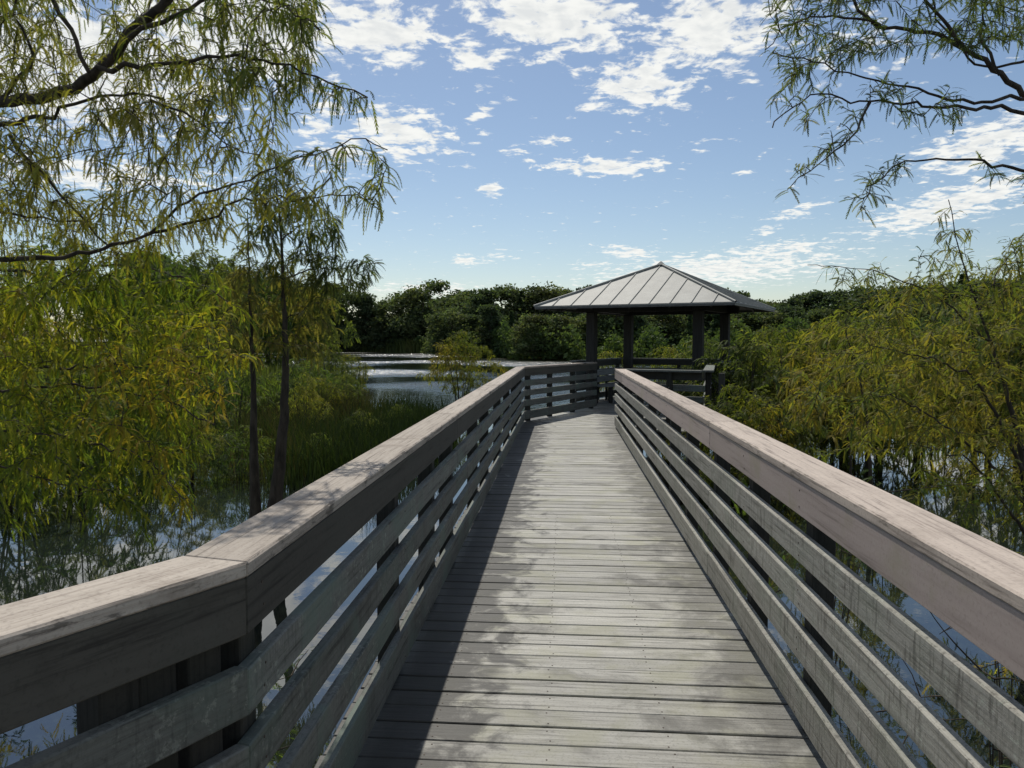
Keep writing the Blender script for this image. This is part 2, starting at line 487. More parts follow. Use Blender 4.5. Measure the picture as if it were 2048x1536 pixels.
bm = bmesh.new(); bmesh.ops.create_cone(bm, cap_ends=True, segments=8, radius1=.0038, radius2=.0034, depth=.002)
nail_me = bpy.data.meshes.new('nail_head'); bm.to_mesh(nail_me); bm.free()
M['nail'] = plain('nail_rust', (.05, .035, .025), .6, .3)
walk = empty('boardwalk')
tag(walk, kind='structure')
TH = .038
def planks(poly, along, pitch=.143, gap=.011, ztop=0.0):
    """separate deck boards lying side by side across a convex area"""
    along = np.array(along); step = np.array([-along[1], along[0]])
    ds = [p @ step for p in poly]
    d = min(ds)
    while d < max(ds) - .01:
        w = pitch + rnd.uniform(-.004, .004)
        c = clip(clip(poly, step, d + gap * rnd.uniform(.65, 1.0)), -step, -(d + w))
        d += w
        if len(c) < 3: continue
        s = [p @ along for p in c]
        if max(s) - min(s) < .08: continue
        mid = sum(c) / len(c)
        ang = math.atan2(along[1], along[0])
        ca, sa = math.cos(-ang), math.sin(-ang)
        loc = []
        for p in c:
            q = p - mid
            jx = rnd.uniform(-.008, .008)
            loc.append((q[0] * ca - q[1] * sa + jx, q[0] * sa + q[1] * ca))
        m = prism('plank', loc, -TH, 0.0, .0035)
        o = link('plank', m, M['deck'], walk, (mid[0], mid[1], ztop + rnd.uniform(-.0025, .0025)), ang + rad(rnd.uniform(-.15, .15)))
        o.rotation_euler[0] = rad(rnd.uniform(-.3, .3))
        if mid[1] < 7.0 and max(s) - min(s) > 1.5:
            for nx in (-.62, -.15, .33):
                for ny in (-.042, .040):
                    link('nail_head', nail_me, M['nail'], o, (nx + rnd.uniform(-.012, .012), ny + rnd.uniform(-.006, .006), .0006))
M1 = (VL1 + VR1) / 2
main = [np.array(p) for p in ((.96 + .16, 1.39 - .03), (.945 + .16, 14.0 - .03), (-.72 - .17, 14.8 + .03), (-.755 - .17, 1.77 - .05))]
ca = rad(-.9)
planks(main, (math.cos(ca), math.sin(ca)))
near = [VR1 + np.array([.16, -.03]), VL1 + np.array([-.17, -.05]), VL0 + np.array([-.15, .06]), VR0 + np.array([.15, -.06])]
hb2 = np.array([.888, -.46])
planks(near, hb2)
plat = [VR2 + np.array([.16, -.02]), N2 + .17 * U, cornN + .17 * U, cornN, cornL - .17 * U, VL2 + np.array([-.17, .03])]
from functools import reduce
def hull(pts):
    pts = sorted({(round(float(p[0]), 4), round(float(p[1]), 4)) for p in pts})
    def half(ps):
        h = []
        for p in ps:
            while len(h) > 1 and (h[-1][0] - h[-2][0]) * (p[1] - h[-2][1]) - (h[-1][1] - h[-2][1]) * (p[0] - h[-2][0]) <= 0: h.pop()
            h.append(p)
        return h[:-1]
    return [np.array(p) for p in half(pts) + half(pts[::-1])]
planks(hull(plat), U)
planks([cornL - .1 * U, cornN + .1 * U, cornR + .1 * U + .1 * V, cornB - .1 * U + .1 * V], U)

def beam_between(name, A, B, w, z0, z1, mat, parent, bevel=.006):
    A, B = np.array(A, float), np.array(B, float)
    L = np.linalg.norm(B - A); ang = math.atan2(B[1] - A[1], B[0] - A[0])
    return link(name, box(name, 0, L, -w / 2, w / 2, z0, z1, bevel), mat, parent, (A[0], A[1], 0), ang)
for xo in (-.78, .10, 1.0):
    beam_between('stringer', (xo, 1.5), (xo * .985, 14.3 + (.4 if xo < 0 else 0)), .06, -.29, -.045, M['post'], walk)
for a, b in ((VL1, VL0), (VR1, VR0), ((VL1 + VR1) / 2, (VL0 + VR0) / 2)):
    beam_between('stringer', a, b, .06, -.29, -.045, M['post'], walk)
for a, b in ((VL2, cornL), (VR2, N2), (N2, cornN), (cornL, cornB), (cornB, cornR), (cornR, cornN), (VR2 + V, cornN - V * .2)):
    beam_between('stringer', a, b, .06, -.29, -.045, M['post'], walk)

def tube_mesh(name, paths, sides=6):
    """tubes along polylines; paths: list of (points, radii)"""
    vs, fs, base = [], [], 0
    for pts, rr in paths:
        pts = np.asarray(pts, float); n = len(pts)
        t = np.gradient(pts, axis=0); t /= np.linalg.norm(t, axis=1)[:, None] + 1e-9
        ref = np.where(np.abs(t[:, 2:3]) > .9, np.array([[1., 0, 0]]), np.array([[0, 0, 1.]]))
        a = np.cross(t, ref); a /= np.linalg.norm(a, axis=1)[:, None] + 1e-9
        b = np.cross(t, a)
        th = np.arange(sides) * 2 * math.pi / sides
        ring = pts[:, None, :] + np.asarray(rr)[:, None, None] * (np.cos(th)[None, :, None] * a[:, None, :] + np.sin(th)[None, :, None] * b[:, None, :])
        vs.append(ring.reshape(-1, 3))
        i = np.arange(n - 1)[:, None] * sides; j = np.arange(sides)[None, :]; j2 = (j + 1) % sides
        q = np.stack([i + j, i + j2, i + sides + j2, i + sides + j], axis=-1).reshape(-1, 4) + base
        fs.append(q); base += n * sides
    me = mesh_np(name, np.concatenate(vs), np.concatenate(fs))
    me.polygons.foreach_set('use_smooth', np.ones(len(me.polygons), dtype=bool))
    return me
pile_me = tube_mesh('pile', [([(0, 0, -2.6), (0, 0, -1.0), (0, 0, -.3)], [.125, .12, .115])], 12)
for y in (2.0, 5.0, 8.0, 11.0, 14.0):
    for x in (-.62, .82):
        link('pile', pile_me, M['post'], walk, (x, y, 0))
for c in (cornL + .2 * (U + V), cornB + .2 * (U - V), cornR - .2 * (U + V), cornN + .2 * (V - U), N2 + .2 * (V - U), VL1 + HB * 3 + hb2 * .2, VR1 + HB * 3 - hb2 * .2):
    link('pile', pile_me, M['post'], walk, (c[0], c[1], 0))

# ------------------------------------------------------------------ railings
SLATS = [(.692, .805), (.502, .615), (.305, .418), (.048, .200)]
def railing(label, A, B, side, mA, mB, posts, slat_mat, fascia_mat, cap_mat, joints=(), seed=0, high=1.067, near_nails=0):
    """side = +1: the outside is to the left of A->B; mA, mB: turn of the mitre at each end (radians)"""
    rg = random.Random(seed)
    A, B = np.array(A, float), np.array(B, float)
    L = float(np.linalg.norm(B - A)); ang = math.atan2(B[1] - A[1], B[0] - A[0])
    root = empty('wooden_railing', (A[0], A[1], 0), ang)
    tag(root, label, 'railing', 'railings of the boardwalk')
    cuts = [0.0] + list(joints) + [L]
    def board(name, s0, s1, y0, y1, z0, z1, mat, bev=.004):
        def xs(s, y):       # mitre the true ends
            if s == 0.0: return y * math.tan(mA)
            if s == L: return L - y * math.tan(mB)
            return s + (.002 if s == s0 else -.002)
        p = [(xs(s0, y0), side * y0), (xs(s1, y0), side * y0), (xs(s1, y1), side * y1), (xs(s0, y1), side * y1)]
        if side < 0: p = p[::-1]
        mid = .5 * (s0 + s1)
        p = [(a - mid, b) for a, b in p]
        o = link(name, prism(name, p, z0, z1, bev), mat, root, (mid, 0, 0))
        return o
    for i in range(len(cuts) - 1):
        s0, s1 = cuts[i], cuts[i + 1]
        o = board('cap_board', s0, s1, -.004, .178, high - .038, high, cap_mat, .005)
        board('top_rail', s0, s1, 0, .038, high - .038 - .142, high - .0385, fascia_mat)
    for k, (z0, z1) in enumerate(SLATS):
        off = rg.choice((0, 0, .6, -.6)) if len(cuts) > 2 else 0
        cc = [0.0] + [c + off for c in joints] + [L]
        for i in range(len(cc) - 1):
            o = board('slat', cc[i], cc[i + 1], 0, .038, z0 + rg.uniform(-.006, .006), z1 + rg.uniform(-.006, .006), slat_mat)
            o.rotation_euler[1] = rad(rg.uniform(-.05, .05))
    for s in posts:
        y0, y1 = .0385, .1275
        p = [(-.045, side * y0), (.045, side * y0), (.045, side * y1), (-.045, side * y1)]
        if side < 0: p = p[::-1]
        po = link('post', prism('post', p, -.34, high - .039, .004), M['post'], root, (s, 0, 0))
        if near_nails and s < near_nails:
            for (z0, z1) in SLATS + [(high - .17, high - .05)]:
                for zz in (z0 + .028, z1 - .028):
                    nh = link('nail_head', nail_me, M['nail'], root, (s + rg.uniform(-.02, .02), -side * .0006, zz + rg.uniform(-.006, .006)))
                    nh.rotation_euler = (rad(90), 0, 0)
        for z in (.76, .13):
            bo = link('bolt', bolt_me, M['steel'], po, (0, side * (y1 + .002), z))
            bo.rotation_euler = (rad(-90 * side), 0, 0)
    return root
bm = bmesh.new(); bmesh.ops.create_cone(bm, cap_ends=True, segments=8, radius1=.014, radius2=.010, depth=.012)
bolt_me = bpy.data.meshes.new('bolt'); bm.to_mesh(bm and bolt_me); bm.free()

def heading(A, B): return math.atan2(B[1] - A[1], B[0] - A[0])
h_near, h_main, h_far = heading(VL0, VL1), heading(VL1, VL2), heading(VL2, RE)
mit1 = (h_main - h_near) / 2; mit2 = (h_far - h_main) / 2
fas_l = M['fascia_shaded'] = wood_mat('fascia_shaded', (.075, .071, .060), (.062, .058, .049), (.026, .024, .021), (.036, .033, .028), .5, (.06, .064, .054), .35, bump=.15, scale=.6)  # top rail darkened in its colour to deepen the shade on it
railing('left railing of the near section, ending at the sharp bend in the foreground', VL0, VL1, 1, 0, mit1, (.4, 2.2, 4.0, 5.70, 5.79, 5.91), M['slat_shaded'], fas_l, M['cap_left'], (2.4,), 1)
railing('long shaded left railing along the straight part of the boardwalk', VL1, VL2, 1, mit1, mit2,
        [y - 1.77 for y in (1.86, 3.59, 4.62, 5.4, 6.98, 8.0, 9.55, 11.1, 12.7, 14.2)], M['slat_shaded'], fas_l, M['cap_left'], (3.65, 7.3, 10.95), 2, near_nails=6)
railing('dark left railing that angles right towards the pavilion', VL2, RE, 1, mit2, 0, (.25, 1.2, 2.3, 3.3), M['slat_shaded'], fas_l, M['cap_left'], (), 3)
h_nr = heading(VR0, VR1); h_mr = heading(VR1, VR2)
railing('right railing of the near section beside the viewpoint', VR0, VR1, -1, 0, -(h_mr - h_nr) / 2, (.4, 2.2, 4.0, 5.9), M['slat_right'], M['fascia'], M['cap'], (2.4,), 4)
railing('long sunlit right railing with pinkish cap along the straight boardwalk', VR1, VR2, -1, -(h_mr - h_nr) / 2, 0,
        [y - 1.39 for y in (1.55, 3.13, 4.09, 5.04, 6.17, 7.1, 8.9, 10.3, 11.9, 13.6)], M['slat_right'], M['fascia'], M['cap'], (3.66, 7.32, 10.98), 5, near_nails=6)
railing('short dark railing turning right at the end of the sunlit railing', VR2 + np.array([.045, .0]), N2, -1, 0, 0, (.2, 1.0, 1.9), M['slat_shaded'], fas_l, M['slat_shaded'], (), 6)
railing('railing of the platform running from its near corner to the pavilion', N2, cornN, -1, 0, 0, (.15, 1.5, 3.0, 4.3), M['slat_shaded'], fas_l, M['slat_shaded'], (), 7)
railing('pavilion railing on the left side behind the bench', cornL + V * .02, cornB, 1, 0, 0, (.1, 1.6, 3.1), M['slat_shaded'], fas_l, M['slat_shaded'], (), 8)
railing('pavilion railing across the far side', cornB + U * .02, cornR, 1, 0, 0, (.15, 1.6, 3.05), M['slat_shaded'], fas_l, M['slat_shaded'], (), 9)
railing('pavilion railing on the right side behind the shrubs', cornR - V * .02, cornN, 1, 0, 0, (.15, 1.6, 3.05), M['slat_shaded'], fas_l, M['slat_shaded'], (), 10)

# ------------------------------------------------------------------ pavilion
def pavilion():
    th = math.atan2(U[1], U[0])
    root = empty('pavilion', (PC[0], PC[1], 0), th)
    tag(root, 'open square pavilion with pale hipped metal roof on four dark posts', 'pavilion')
    a, o, e, h, pw = 1.32, 1.03, 2.37, 1.07, .11
    for sx, sy in ((-1, -1), (1, -1), (1, 1), (-1, 1)):
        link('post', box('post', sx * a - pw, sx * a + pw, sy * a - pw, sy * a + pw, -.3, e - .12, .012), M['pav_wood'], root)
        link('post_base', box('post_base', sx * a - pw - .02, sx * a + pw + .02, sy * a - pw - .02, sy * a + pw + .02, .001, .14, .01), M['pav_wood'], root)
    for s in (-1, 1):
        link('beam', box('beam', -a - .35, a + .35, s * a - .07, s * a + .07, e - .12, e + .12, .008), M['pav_wood'], root)
        link('beam', box('beam', s * a - .07, s * a + .07, -a + .075, a - .075, e - .10, e + .118, .008), M['pav_wood'], root)
    r = a + o
    roof = link('roof', mesh_np('roof', [(-r, -r, e), (r, -r, e), (r, r, e), (-r, r, e), (0, 0, e + h)], [(0, 1, 4), (1, 2, 4), (2, 3, 4), (3, 0, 4)]), M['soffit'], root)
    # fascia boards round the eave
    for k in range(4):
        f = link('fascia_board', box('fascia_board', -r - .02, r + .018, -r - .022, -r - .002, e - .055, e + .022, .003), M['roof_trim'], roof)
        f.rotation_euler = (0, 0, k * math.pi / 2)
    # ceiling under the eave, rafters
    sl = h / r
    for k in range(4):
        for x in np.linspace(-r + .5, r - .5, 5):
            y1 = -abs(x) - .08
            m = bmesh.new()
            y0 = -r + .03
            vs = [m.verts.new((x + dx, y, e + (r + y) * sl - dz)) for dx in (-.02, .02) for (y, dz) in ((y0, .005), (y1, .005), (y1, .12), (y0, .09))]
            m.faces.new(vs[:4]); m.faces.new(vs[4:][::-1])
            for i in range(4): m.faces.new((vs[i], vs[4 + i], vs[4 + (i + 1) % 4], vs[(i + 1) % 4]))
            bmesh.ops.recalc_face_normals(m, faces=m.faces)
            mm = bpy.data.meshes.new('rafter'); m.to_mesh(mm); m.free()
            link('rafter', mm, M['soffit'], roof).rotation_euler = (0, 0, k * math.pi / 2)
    # standing seam metal: separate pans and ribs on each slope, clipped at the hips
    edges = np.linspace(-r - .03, r + .03, 11)
    R2 = r + .03
    for k in range(4):
        for i in range(10):
            x0, x1 = edges[i], edges[i + 1]
            xs = [x0, x1] if x0 * x1 >= -1e-6 else [x0, 0.0, x1]
            low = [(x, -R2) for x in (x0, x1)]
            top = [(x, -max(abs(x), .02)) for x in xs[::-1]]
            pts = low + top
            pts3 = [(x, y, e + (r + y) * sl + .02) for x, y in pts]
            bm = bmesh.new()
            hi = [bm.verts.new(p) for p in pts3]; lo = [bm.verts.new((p[0], p[1], p[2] - .016)) for p in pts3]
            n = len(hi)
            try:
                bm.faces.new(hi); bm.faces.new(lo[::-1])
                for j in range(n): bm.faces.new((lo[j], lo[(j + 1) % n], hi[(j + 1) % n], hi[j]))
            except ValueError:
                pass
            bmesh.ops.remove_doubles(bm, verts=bm.verts, dist=.0005)
            bmesh.ops.recalc_face_normals(bm, faces=bm.faces)
            mm = bpy.data.meshes.new('roof_panel'); bm.to_mesh(mm); bm.free()
            link('roof_panel', mm, M['roof'], roof).rotation_euler = (0, 0, k * math.pi / 2)
        for x in edges[1:-1]:
            ytop = -abs(x) - .03
            bm = bmesh.new()
            vs = [bm.verts.new((x + dx, y, e + (r + y) * sl + .021 + dz)) for dx in (-.007, .007) for (y, dz) in ((-R2, 0), (ytop, 0), (ytop, .022), (-R2, .022))]
            bm.faces.new(vs[:4]); bm.faces.new(vs[4:][::-1])
            for i in range(4): bm.faces.new((vs[i], vs[4 + i], vs[4 + (i + 1) % 4], vs[(i + 1) % 4]))
            bmesh.ops.recalc_face_normals(bm, faces=bm.faces)
            mm = bpy.data.meshes.new('roof_seam'); bm.to_mesh(mm); bm.free()
            link('roof_seam', mm, M['roof'], roof).rotation_euler = (0, 0, k * math.pi / 2)
        hip = tube_mesh('hip_cap', [([(-R2 - .01, -R2 - .01, e + .02), (0, 0, e + h + .045)], [.028, .028])], 8)
        link('hip_cap', hip, M['roof'], roof).rotation_euler = (0, 0, k * math.pi / 2)
    bm = bmesh.new(); bmesh.ops.create_cone(bm, cap_ends=True, segments=4, radius1=.13, radius2=.02, depth=.09)
    bmesh.ops.rotate(bm, verts=bm.verts, matrix=Matrix.Rotation(math.pi / 4, 3, 'Z'))
    mm = bpy.data.meshes.new('roof_peak'); bm.to_mesh(mm); bm.free()
    link('roof_peak', mm, M['roof'], roof, (0, 0, e + h + .07))
pavilion()

def bench():
    th = math.atan2(V[1], V[0])
    p = cornL + U * .16 + V * .55
    root = empty('bench', (p[0], p[1], 0), th)
    tag(root, 'grey slatted bench with backrest along the left side under the pavilion', 'bench')
    for i in range(3):
        y = -.10 - i * .15
        link('seat_slat', box('seat_slat', 0, 2.1, y - .14, y, .405, .443, .004), M['bench'], root)
    for z in (.50, .67):
        link('back_slat', box('back_slat', 0, 2.1, -.085, -.047, z, z + .145, .004), M['bench'], root)
    for x in (.12, 1.0, 1.9):
        link('leg', box('leg', x, x + .09, -.135, -.0865, .001, .404, .004), M['post'], root)
        link('leg', box('leg', x, x + .09, -.53, -.45, .001, .404, .004), M['post'], root)
        link('back_support', box('back_support', x, x + .09, -.046, -.008, .001, .80, .004), M['post'], root)
bench()

# ------------------------------------------------------------------ vegetation
def unit(a): return a / (np.linalg.norm(a, axis=-1, keepdims=True) + 1e-9)

def resample(pts, step):
    pts = np.asarray(pts, float)
    seg = np.linalg.norm(np.diff(pts, axis=0), axis=1); s = np.concatenate([[0], np.cumsum(seg)])
    n = max(2, int(s[-1] / step) + 1)
    t = np.linspace(0, s[-1], n)
    return np.stack([np.interp(t, s, pts[:, k]) for k in range(3)], axis=1)

def smooth_path(pts, step):
    """Catmull-Rom through the points, then even steps"""
    p = np.asarray(pts, float)
    if len(p) < 3: return resample(p, step)
    q = np.concatenate([[2 * p[0] - p[1]], p, [2 * p[-1] - p[-2]]])
    out = []
    for i in range(1, len(q) - 2):
        for t in np.linspace(0, 1, 8, endpoint=False):
            a, b, c, d = q[i - 1], q[i], q[i + 1], q[i + 2]
            out.append(.5 * (2 * b + (c - a) * t + (2 * a - 5 * b + 4 * c - d) * t ** 2 + (3 * b - a - 3 * c + d) * t ** 3))
    out.append(p[-1])
    return resample(out, step)

def grow(paths, attractors, rg, step=.08, arch=.12, maxd=2.0):
    """twigs reaching from the nearest existing wood to each attractor"""
    nodes = np.concatenate([resample(p, step) for p in paths])
    att = np.asarray(attractors)
    d0 = np.array([np.min(np.sum((nodes - a) ** 2, axis=1)) for a in att])
    buf = np.empty((len(nodes) + len(att) * 40, 3)); buf[:len(nodes)] = nodes; n = len(nodes)
    twigs = []
    for i in np.argsort(d0):
        a = att[i]
        dd = np.sum((buf[:n] - a) ** 2, axis=1)
        p = buf[np.argmin(dd)].copy(); d = math.sqrt(dd.min())
        if d < step * .7 or d > maxd: continue
        mid = (p + a) / 2 + np.array([0, 0, arch * d]) + rg.normal(size=3) * .08 * d
        k = min(38, max(3, int(d / step)))
        t = np.linspace(0, 1, k)[:, None]
        pts = (1 - t) ** 2 * p + 2 * t * (1 - t) * mid + t ** 2 * a
        twigs.append(pts)
        buf[n:n + k - 1] = pts[1:]; n += k - 1
    return twigs

def palette(pos, rg, cols, freq=1.3, phase=0.0):
    """pigment per spray: wandering patches of the given colours"""
    cols = np.asarray(cols)
    w = np.sin(pos[:, 0] * freq + phase) + np.sin(pos[:, 1] * freq * 1.3 + 1.7 * phase) + np.sin(pos[:, 2] * freq * 1.7 + pos[:, 0] * .8 + phase)
    u = np.clip(.5 + w / 5.0 + rg.normal(size=len(pos)) * .20, 0, .999) * (len(cols) - 1)
    i = u.astype(int); f = (u - i)[:, None]
    c = cols[i] * (1 - f) + cols[i + 1] * f
    return c * rg.uniform(.75, 1.25, size=(len(pos), 1))

def sprays(o, d, L, rg, cols, n=9, leaf=.13, wid=.9, droop=.8):
    """feathery hanging shoots: n pairs of narrow leaflets along a bending stalk"""
    N = len(o)
    droop = droop * rg.uniform(.6, 1.3, size=(N, 1))
    up = np.array([0, 0, 1.0])
    rnd_v = unit(rg.normal(size=(N, 3)))
    side0 = unit(np.cross(d, up) + .7 * rnd_v)
    vs = np.empty((N, n, 2, 3, 3), dtype=np.float32)
    Lc = L[:, None]
    def cen(s): return o + Lc * (d * (s - .35 * droop * s * s) - up * (.62 * droop * s * s))
    for j in range(n):
        s0 = j / n; s1 = (j + wid) / n
        a, b = cen(s0), cen(s1)
        tan = unit(b - a)
        side = unit(side0 - tan * np.sum(side0 * tan, axis=1, keepdims=True))
        prof = leaf * math.sin(math.pi * (.18 + .74 * (j + .5) / n)) ** .7
        for k, sg in enumerate((-1, 1)):
            ln = Lc * prof * rg.uniform(.7, 1.2, size=(N, 1))
            tip = b + sg * side * ln + tan * ln * 1.1 - up * ln * .15
            vs[:, j, k, 0] = a; vs[:, j, k, 1] = b; vs[:, j, k, 2] = tip
    V_ = vs.reshape(-1, 3)
    C_ = np.repeat(cols, n * 2 * 3, axis=0)
    return V_, C_

def tri_mesh(name, V_, C_):
    return mesh_np(name, V_, np.arange(len(V_), dtype=np.int32).reshape(-1, 3), C_)

def shoots_on(twigs, rg, spacing, L, spread=.9, skip=0.0, down=.25, fwd=.55):
    """positions and directions of shoots along twigs"""
    O, D, LL = [], [], []
    for t in twigs:
        p = resample(t, spacing)
        if len(p) < 2: continue
        tan = unit(np.gradient(p, axis=0))
        k0 = int(len(p) * skip)
        for rep in range(2):
            q = p[k0:] + rg.normal(size=p[k0:].shape) * spacing * .3; tt = tan[k0:]
            lat = unit(np.cross(tt, rg.normal(size=tt.shape)))
            lat[:, 2] *= .6
            dd = unit(tt * fwd + lat * spread + np.array([0, 0, -down]))
            O.append(q); D.append(dd); LL.append(L * rg.uniform(.55, 1.15, size=len(q)))
    return np.concatenate(O), np.concatenate(D), np.concatenate(LL)

def taper(n, r0, r1): return r1 + (r0 - r1) * (1 - np.linspace(0, 1, n)) ** 1.6

def cypress(name, label, trunk, branches, attractors, seed, cols, spacing=.03, L=.13, n=9, leaf=.14, group=None, cat='tree', twig_r=.005, arch=.12,
            spread=.9, down=.25, droop=.8, freq=1.3, skip=.1, maxd=2.0, step=.08, bark='bark', dress=(), wid=.9, fwd=.55):
    """trunk: list of (points, r0, r1); branches the same; returns the root"""
    rg = np.random.default_rng(seed)
    base = np.array(trunk[0][0][0], float)
    root = empty(name, tuple(base))
    tag(root, label, cat, group)
    tp = []
    for pts, r0, r1 in trunk:
        q = smooth_path(np.array(pts) - base, .12)
        q = q + rg.normal(size=q.shape) * .004
        tp.append((q, taper(len(q), r0, r1)))
    link('trunk', tube_mesh('trunk', tp, 9), M[bark], root)
    bp = []
    for pts, r0, r1 in branches:
        q = smooth_path(np.array(pts) - base, step)
        q[1:-1] += rg.normal(size=q[1:-1].shape) * .010
        bp.append((q, taper(len(q), r0, r1)))
    wood = [p for p, _ in tp] + [p for p, _ in bp]
    twigs = grow(wood, np.asarray(attractors) - base, rg, step, arch, maxd)
    tw = bp + [(t, taper(len(t), twig_r * min(2.2, .6 + len(t) * .05), twig_r * .35)) for t in twigs]
    tag(link('branches', tube_mesh('branches', tw, 5), M[bark], root), kind='stuff')
    leafy = twigs + [bp[i][0] for i in dress]
    o, d, LL = shoots_on(leafy, rg, spacing, L, spread, skip, down, fwd)
    c = palette(o + base, rg, cols, freq, seed)
    V_, C_ = sprays(o, d, LL, rg, c, n, leaf, wid, droop)
    cr = link('crown', tri_mesh('crown', V_, C_), M['leaf'], root)
    tag(cr, kind='stuff')
    return root, len(o)

def px_poly(poly, n, d0, d1, rg, jitter=0):
    """random points in a pixel polygon at distances d0..d1"""
    P = np.array(poly, float); lo, hi = P.min(0), P.max(0); out = []
    while len(out) < n:
        q = rg.uniform(lo, hi); ins = False; j = len(P) - 1
        for i in range(len(P)):
            if (P[i, 1] > q[1]) != (P[j, 1] > q[1]) and q[0] < (P[j, 0] - P[i, 0]) * (q[1] - P[i, 1]) / (P[j, 1] - P[i, 1]) + P[i, 0]: ins = not ins
            j = i
        if ins: out.append(W(q[0], q[1], rg.uniform(d0, d1)))
    return np.array(out)

def clump(pts, k, spread, rg):
    """draw points together into k tufts"""
    c = pts[rg.integers(0, len(pts), k)]
    i = np.argmin(((pts[:, None, :] - c[None]) ** 2).sum(-1), axis=1)
    return c[i] + rg.normal(size=pts.shape) * spread

def around(paths, n, rg, r, tip=1.0):
    """attractors scattered about polylines (given as world points)"""
    allp = np.concatenate([resample(p, .05) for p in paths])
    q = allp[rg.integers(0, len(allp), n)]
    return q + rg.normal(size=(n, 3)) * r

def line(pts, d):
    """pixel polyline at distance d (number, or (start, end))"""
    d0, d1 = d if isinstance(d, tuple) else (d, d)
    m = len(pts) - 1
    return [W(p[0], p[1], d0 + (d1 - d0) * i / m) for i, p in enumerate(pts)]

GREEN = [(.06, .085, .022), (.105, .13, .028), (.155, .168, .033), (.205, .19, .036)]
OLIVE = [(.05, .072, .024), (.08, .105, .028), (.12, .138, .034), (.165, .16, .04)]
YELLOW = [(.05, .085, .018), (.12, .16, .022), (.21, .235, .028), (.30, .28, .03), (.28, .205, .03)]
stats = {}

# --- the tall cypress on the left, whose boughs hang into the upper left corner
rg = np.random.default_rng(11)
A = [(line([(-330, 330), (-150, 270), (0, 205), (110, 190), (190, 140), (250, 75), (330, 0), (420, -110)], (4.5, 3.9)), .046, .026),
     (line([(-150, 275), (0, 250), (60, 238), (130, 215), (215, 190), (330, 200)], (4.4, 4.1)), .022, .006),
     (line([(195, 135), (330, 128), (450, 113), (560, 130), (650, 160), (735, 195)], (4.1, 3.7)), .016, .004),
     (line([(60, -60), (100, 0), (150, 70), (178, 145)], (4.0, 4.1)), .012, .012),
     (line([(-330, 540), (-120, 530), (0, 523), (100, 517), (200, 500), (290, 470), (370, 405), (470, 368), (560, 335), (650, 300), (720, 278), (775, 300)], (4.8, 4.0)), .028, .003),
     (line([(20, 270), (80, 340), (120, 390), (180, 450), (215, 490)], (4.3, 4.5)), .012, .006),
     (line([(240, 90), (360, 30), (470, -10), (560, 5), (640, 60)], (4.0, 3.7)), .016, .004),
     (line([(290, 470), (400, 440), (500, 395), (600, 400), (690, 390), (760, 420)], (4.5, 4.1)), .011, .003),
     (line([(330, 0), (440, -70), (560, -90), (660, -60)], (3.9, 3.7)), .014, .005),
     (line([(0, 205), (60, 120), (30, 20), (60, -80)], (4.3, 4.4)), .014, .005),
     (line([(300, 200), (380, 230), (450, 290), (520, 310)], (4.1, 4.2)), .008, .003),
     (line([(-150, 400), (0, 420), (120, 440), (260, 430)], (4.6, 4.8)), .014, .004)]
att = np.concatenate([
    px_poly([(-60, -120), (640, -120), (650, 60), (640, 190), (520, 330), (430, 420), (-60, 480)], 470, 3.6, 5.6, rg),
    px_poly([(420, -60), (640, -60), (640, 130), (600, 190), (430, 190)], 110, 3.5, 4.3, rg),
    px_poly([(240, 60), (430, 100), (430, 300), (330, 330), (240, 250)], 90, 3.8, 4.6, rg),
    px_poly([(-60, -60), (120, -60), (130, 120), (100, 400), (-60, 400)], 90, 3.8, 4.9, rg),
    px_poly([(500, 340), (720, 270), (790, 310), (790, 400), (700, 410), (640, 450), (500, 430)], 60, 3.8, 4.3, rg),
    px_poly([(-60, 380), (300, 370), (480, 380), (470, 470), (300, 520), (-60, 530)], 120, 4.3, 5.6, rg),
    px_poly([(640, 150), (730, 190), (735, 205), (660, 215), (620, 180)], 14, 3.6, 3.9, rg)])
tr = [np.array(W(-330, 330, 4.6)) * [1, 1, 0] + [-.05, .05, z] for z in (-1.6, 0, 1.5, 2.6, 3.6, 4.8, 6.2)]
r, stats['A'] = cypress('bald_cypress', 'tall cypress at far left, its drooping feathery boughs filling the upper left corner', [(tr, .20, .09)], A, att, 11, OLIVE + [(.20, .18, .035)],
                        spacing=.030, L=.130, n=9, leaf=.085, down=.12, droop=.85, dress=(2, 7), skip=.1, wid=1.1, fwd=.4)

# --- the yellowing cypress below it
rg = np.random.default_rng(12)
B = [(line([(-300, 600), (-120, 660), (0, 650), (60, 620), (125, 558), (175, 522)], (6.4, 5.6)), .022, .006),
     (line([(-250, 700), (0, 735), (270, 732), (370, 725), (430, 710), (490, 716)], (6.4, 5.6)), .024, .004),
     (line([(-250, 760), (0, 780), (150, 770), (330, 800), (430, 850)], (6.2, 5.2)), .020, .005),
     (line([(-260, 850), (0, 860), (150, 880), (290, 920), (370, 1000)], (6.0, 4.8)), .018, .004),
     (line([(-260, 560), (-50, 540), (120, 545), (260, 530), (380, 560), (450, 600)], (6.6, 5.9)), .022, .005),
     (line([(-230, 900), (0, 930), (100, 960), (220, 980)], (5.8, 5.2)), .014, .004)]
att = np.concatenate([
    px_poly([(-60, 520), (240, 505), (390, 540), (430, 640), (440, 710), (390, 800), (390, 870), (340, 1000), (-60, 1010)], 800, 4.9, 7.6, rg),
    px_poly([(-60, 560), (260, 540), (430, 640), (430, 750), (300, 720), (-60, 740)], 180, 5.3, 6.6, rg),
    px_poly([(250, 850), (330, 880), (375, 1000), (385, 1040), (330, 1000)], 24, 4.8, 5.2, rg)])
tr = [np.array(W(-270, 700, 6.6)) * [1, 1, 0] + [-.05, .05, z] for z in (-1.6, -.6, .6, 1.8, 2.8)]
att = np.concatenate([clump(att[:880], 130, .17, rg), att[880:]])
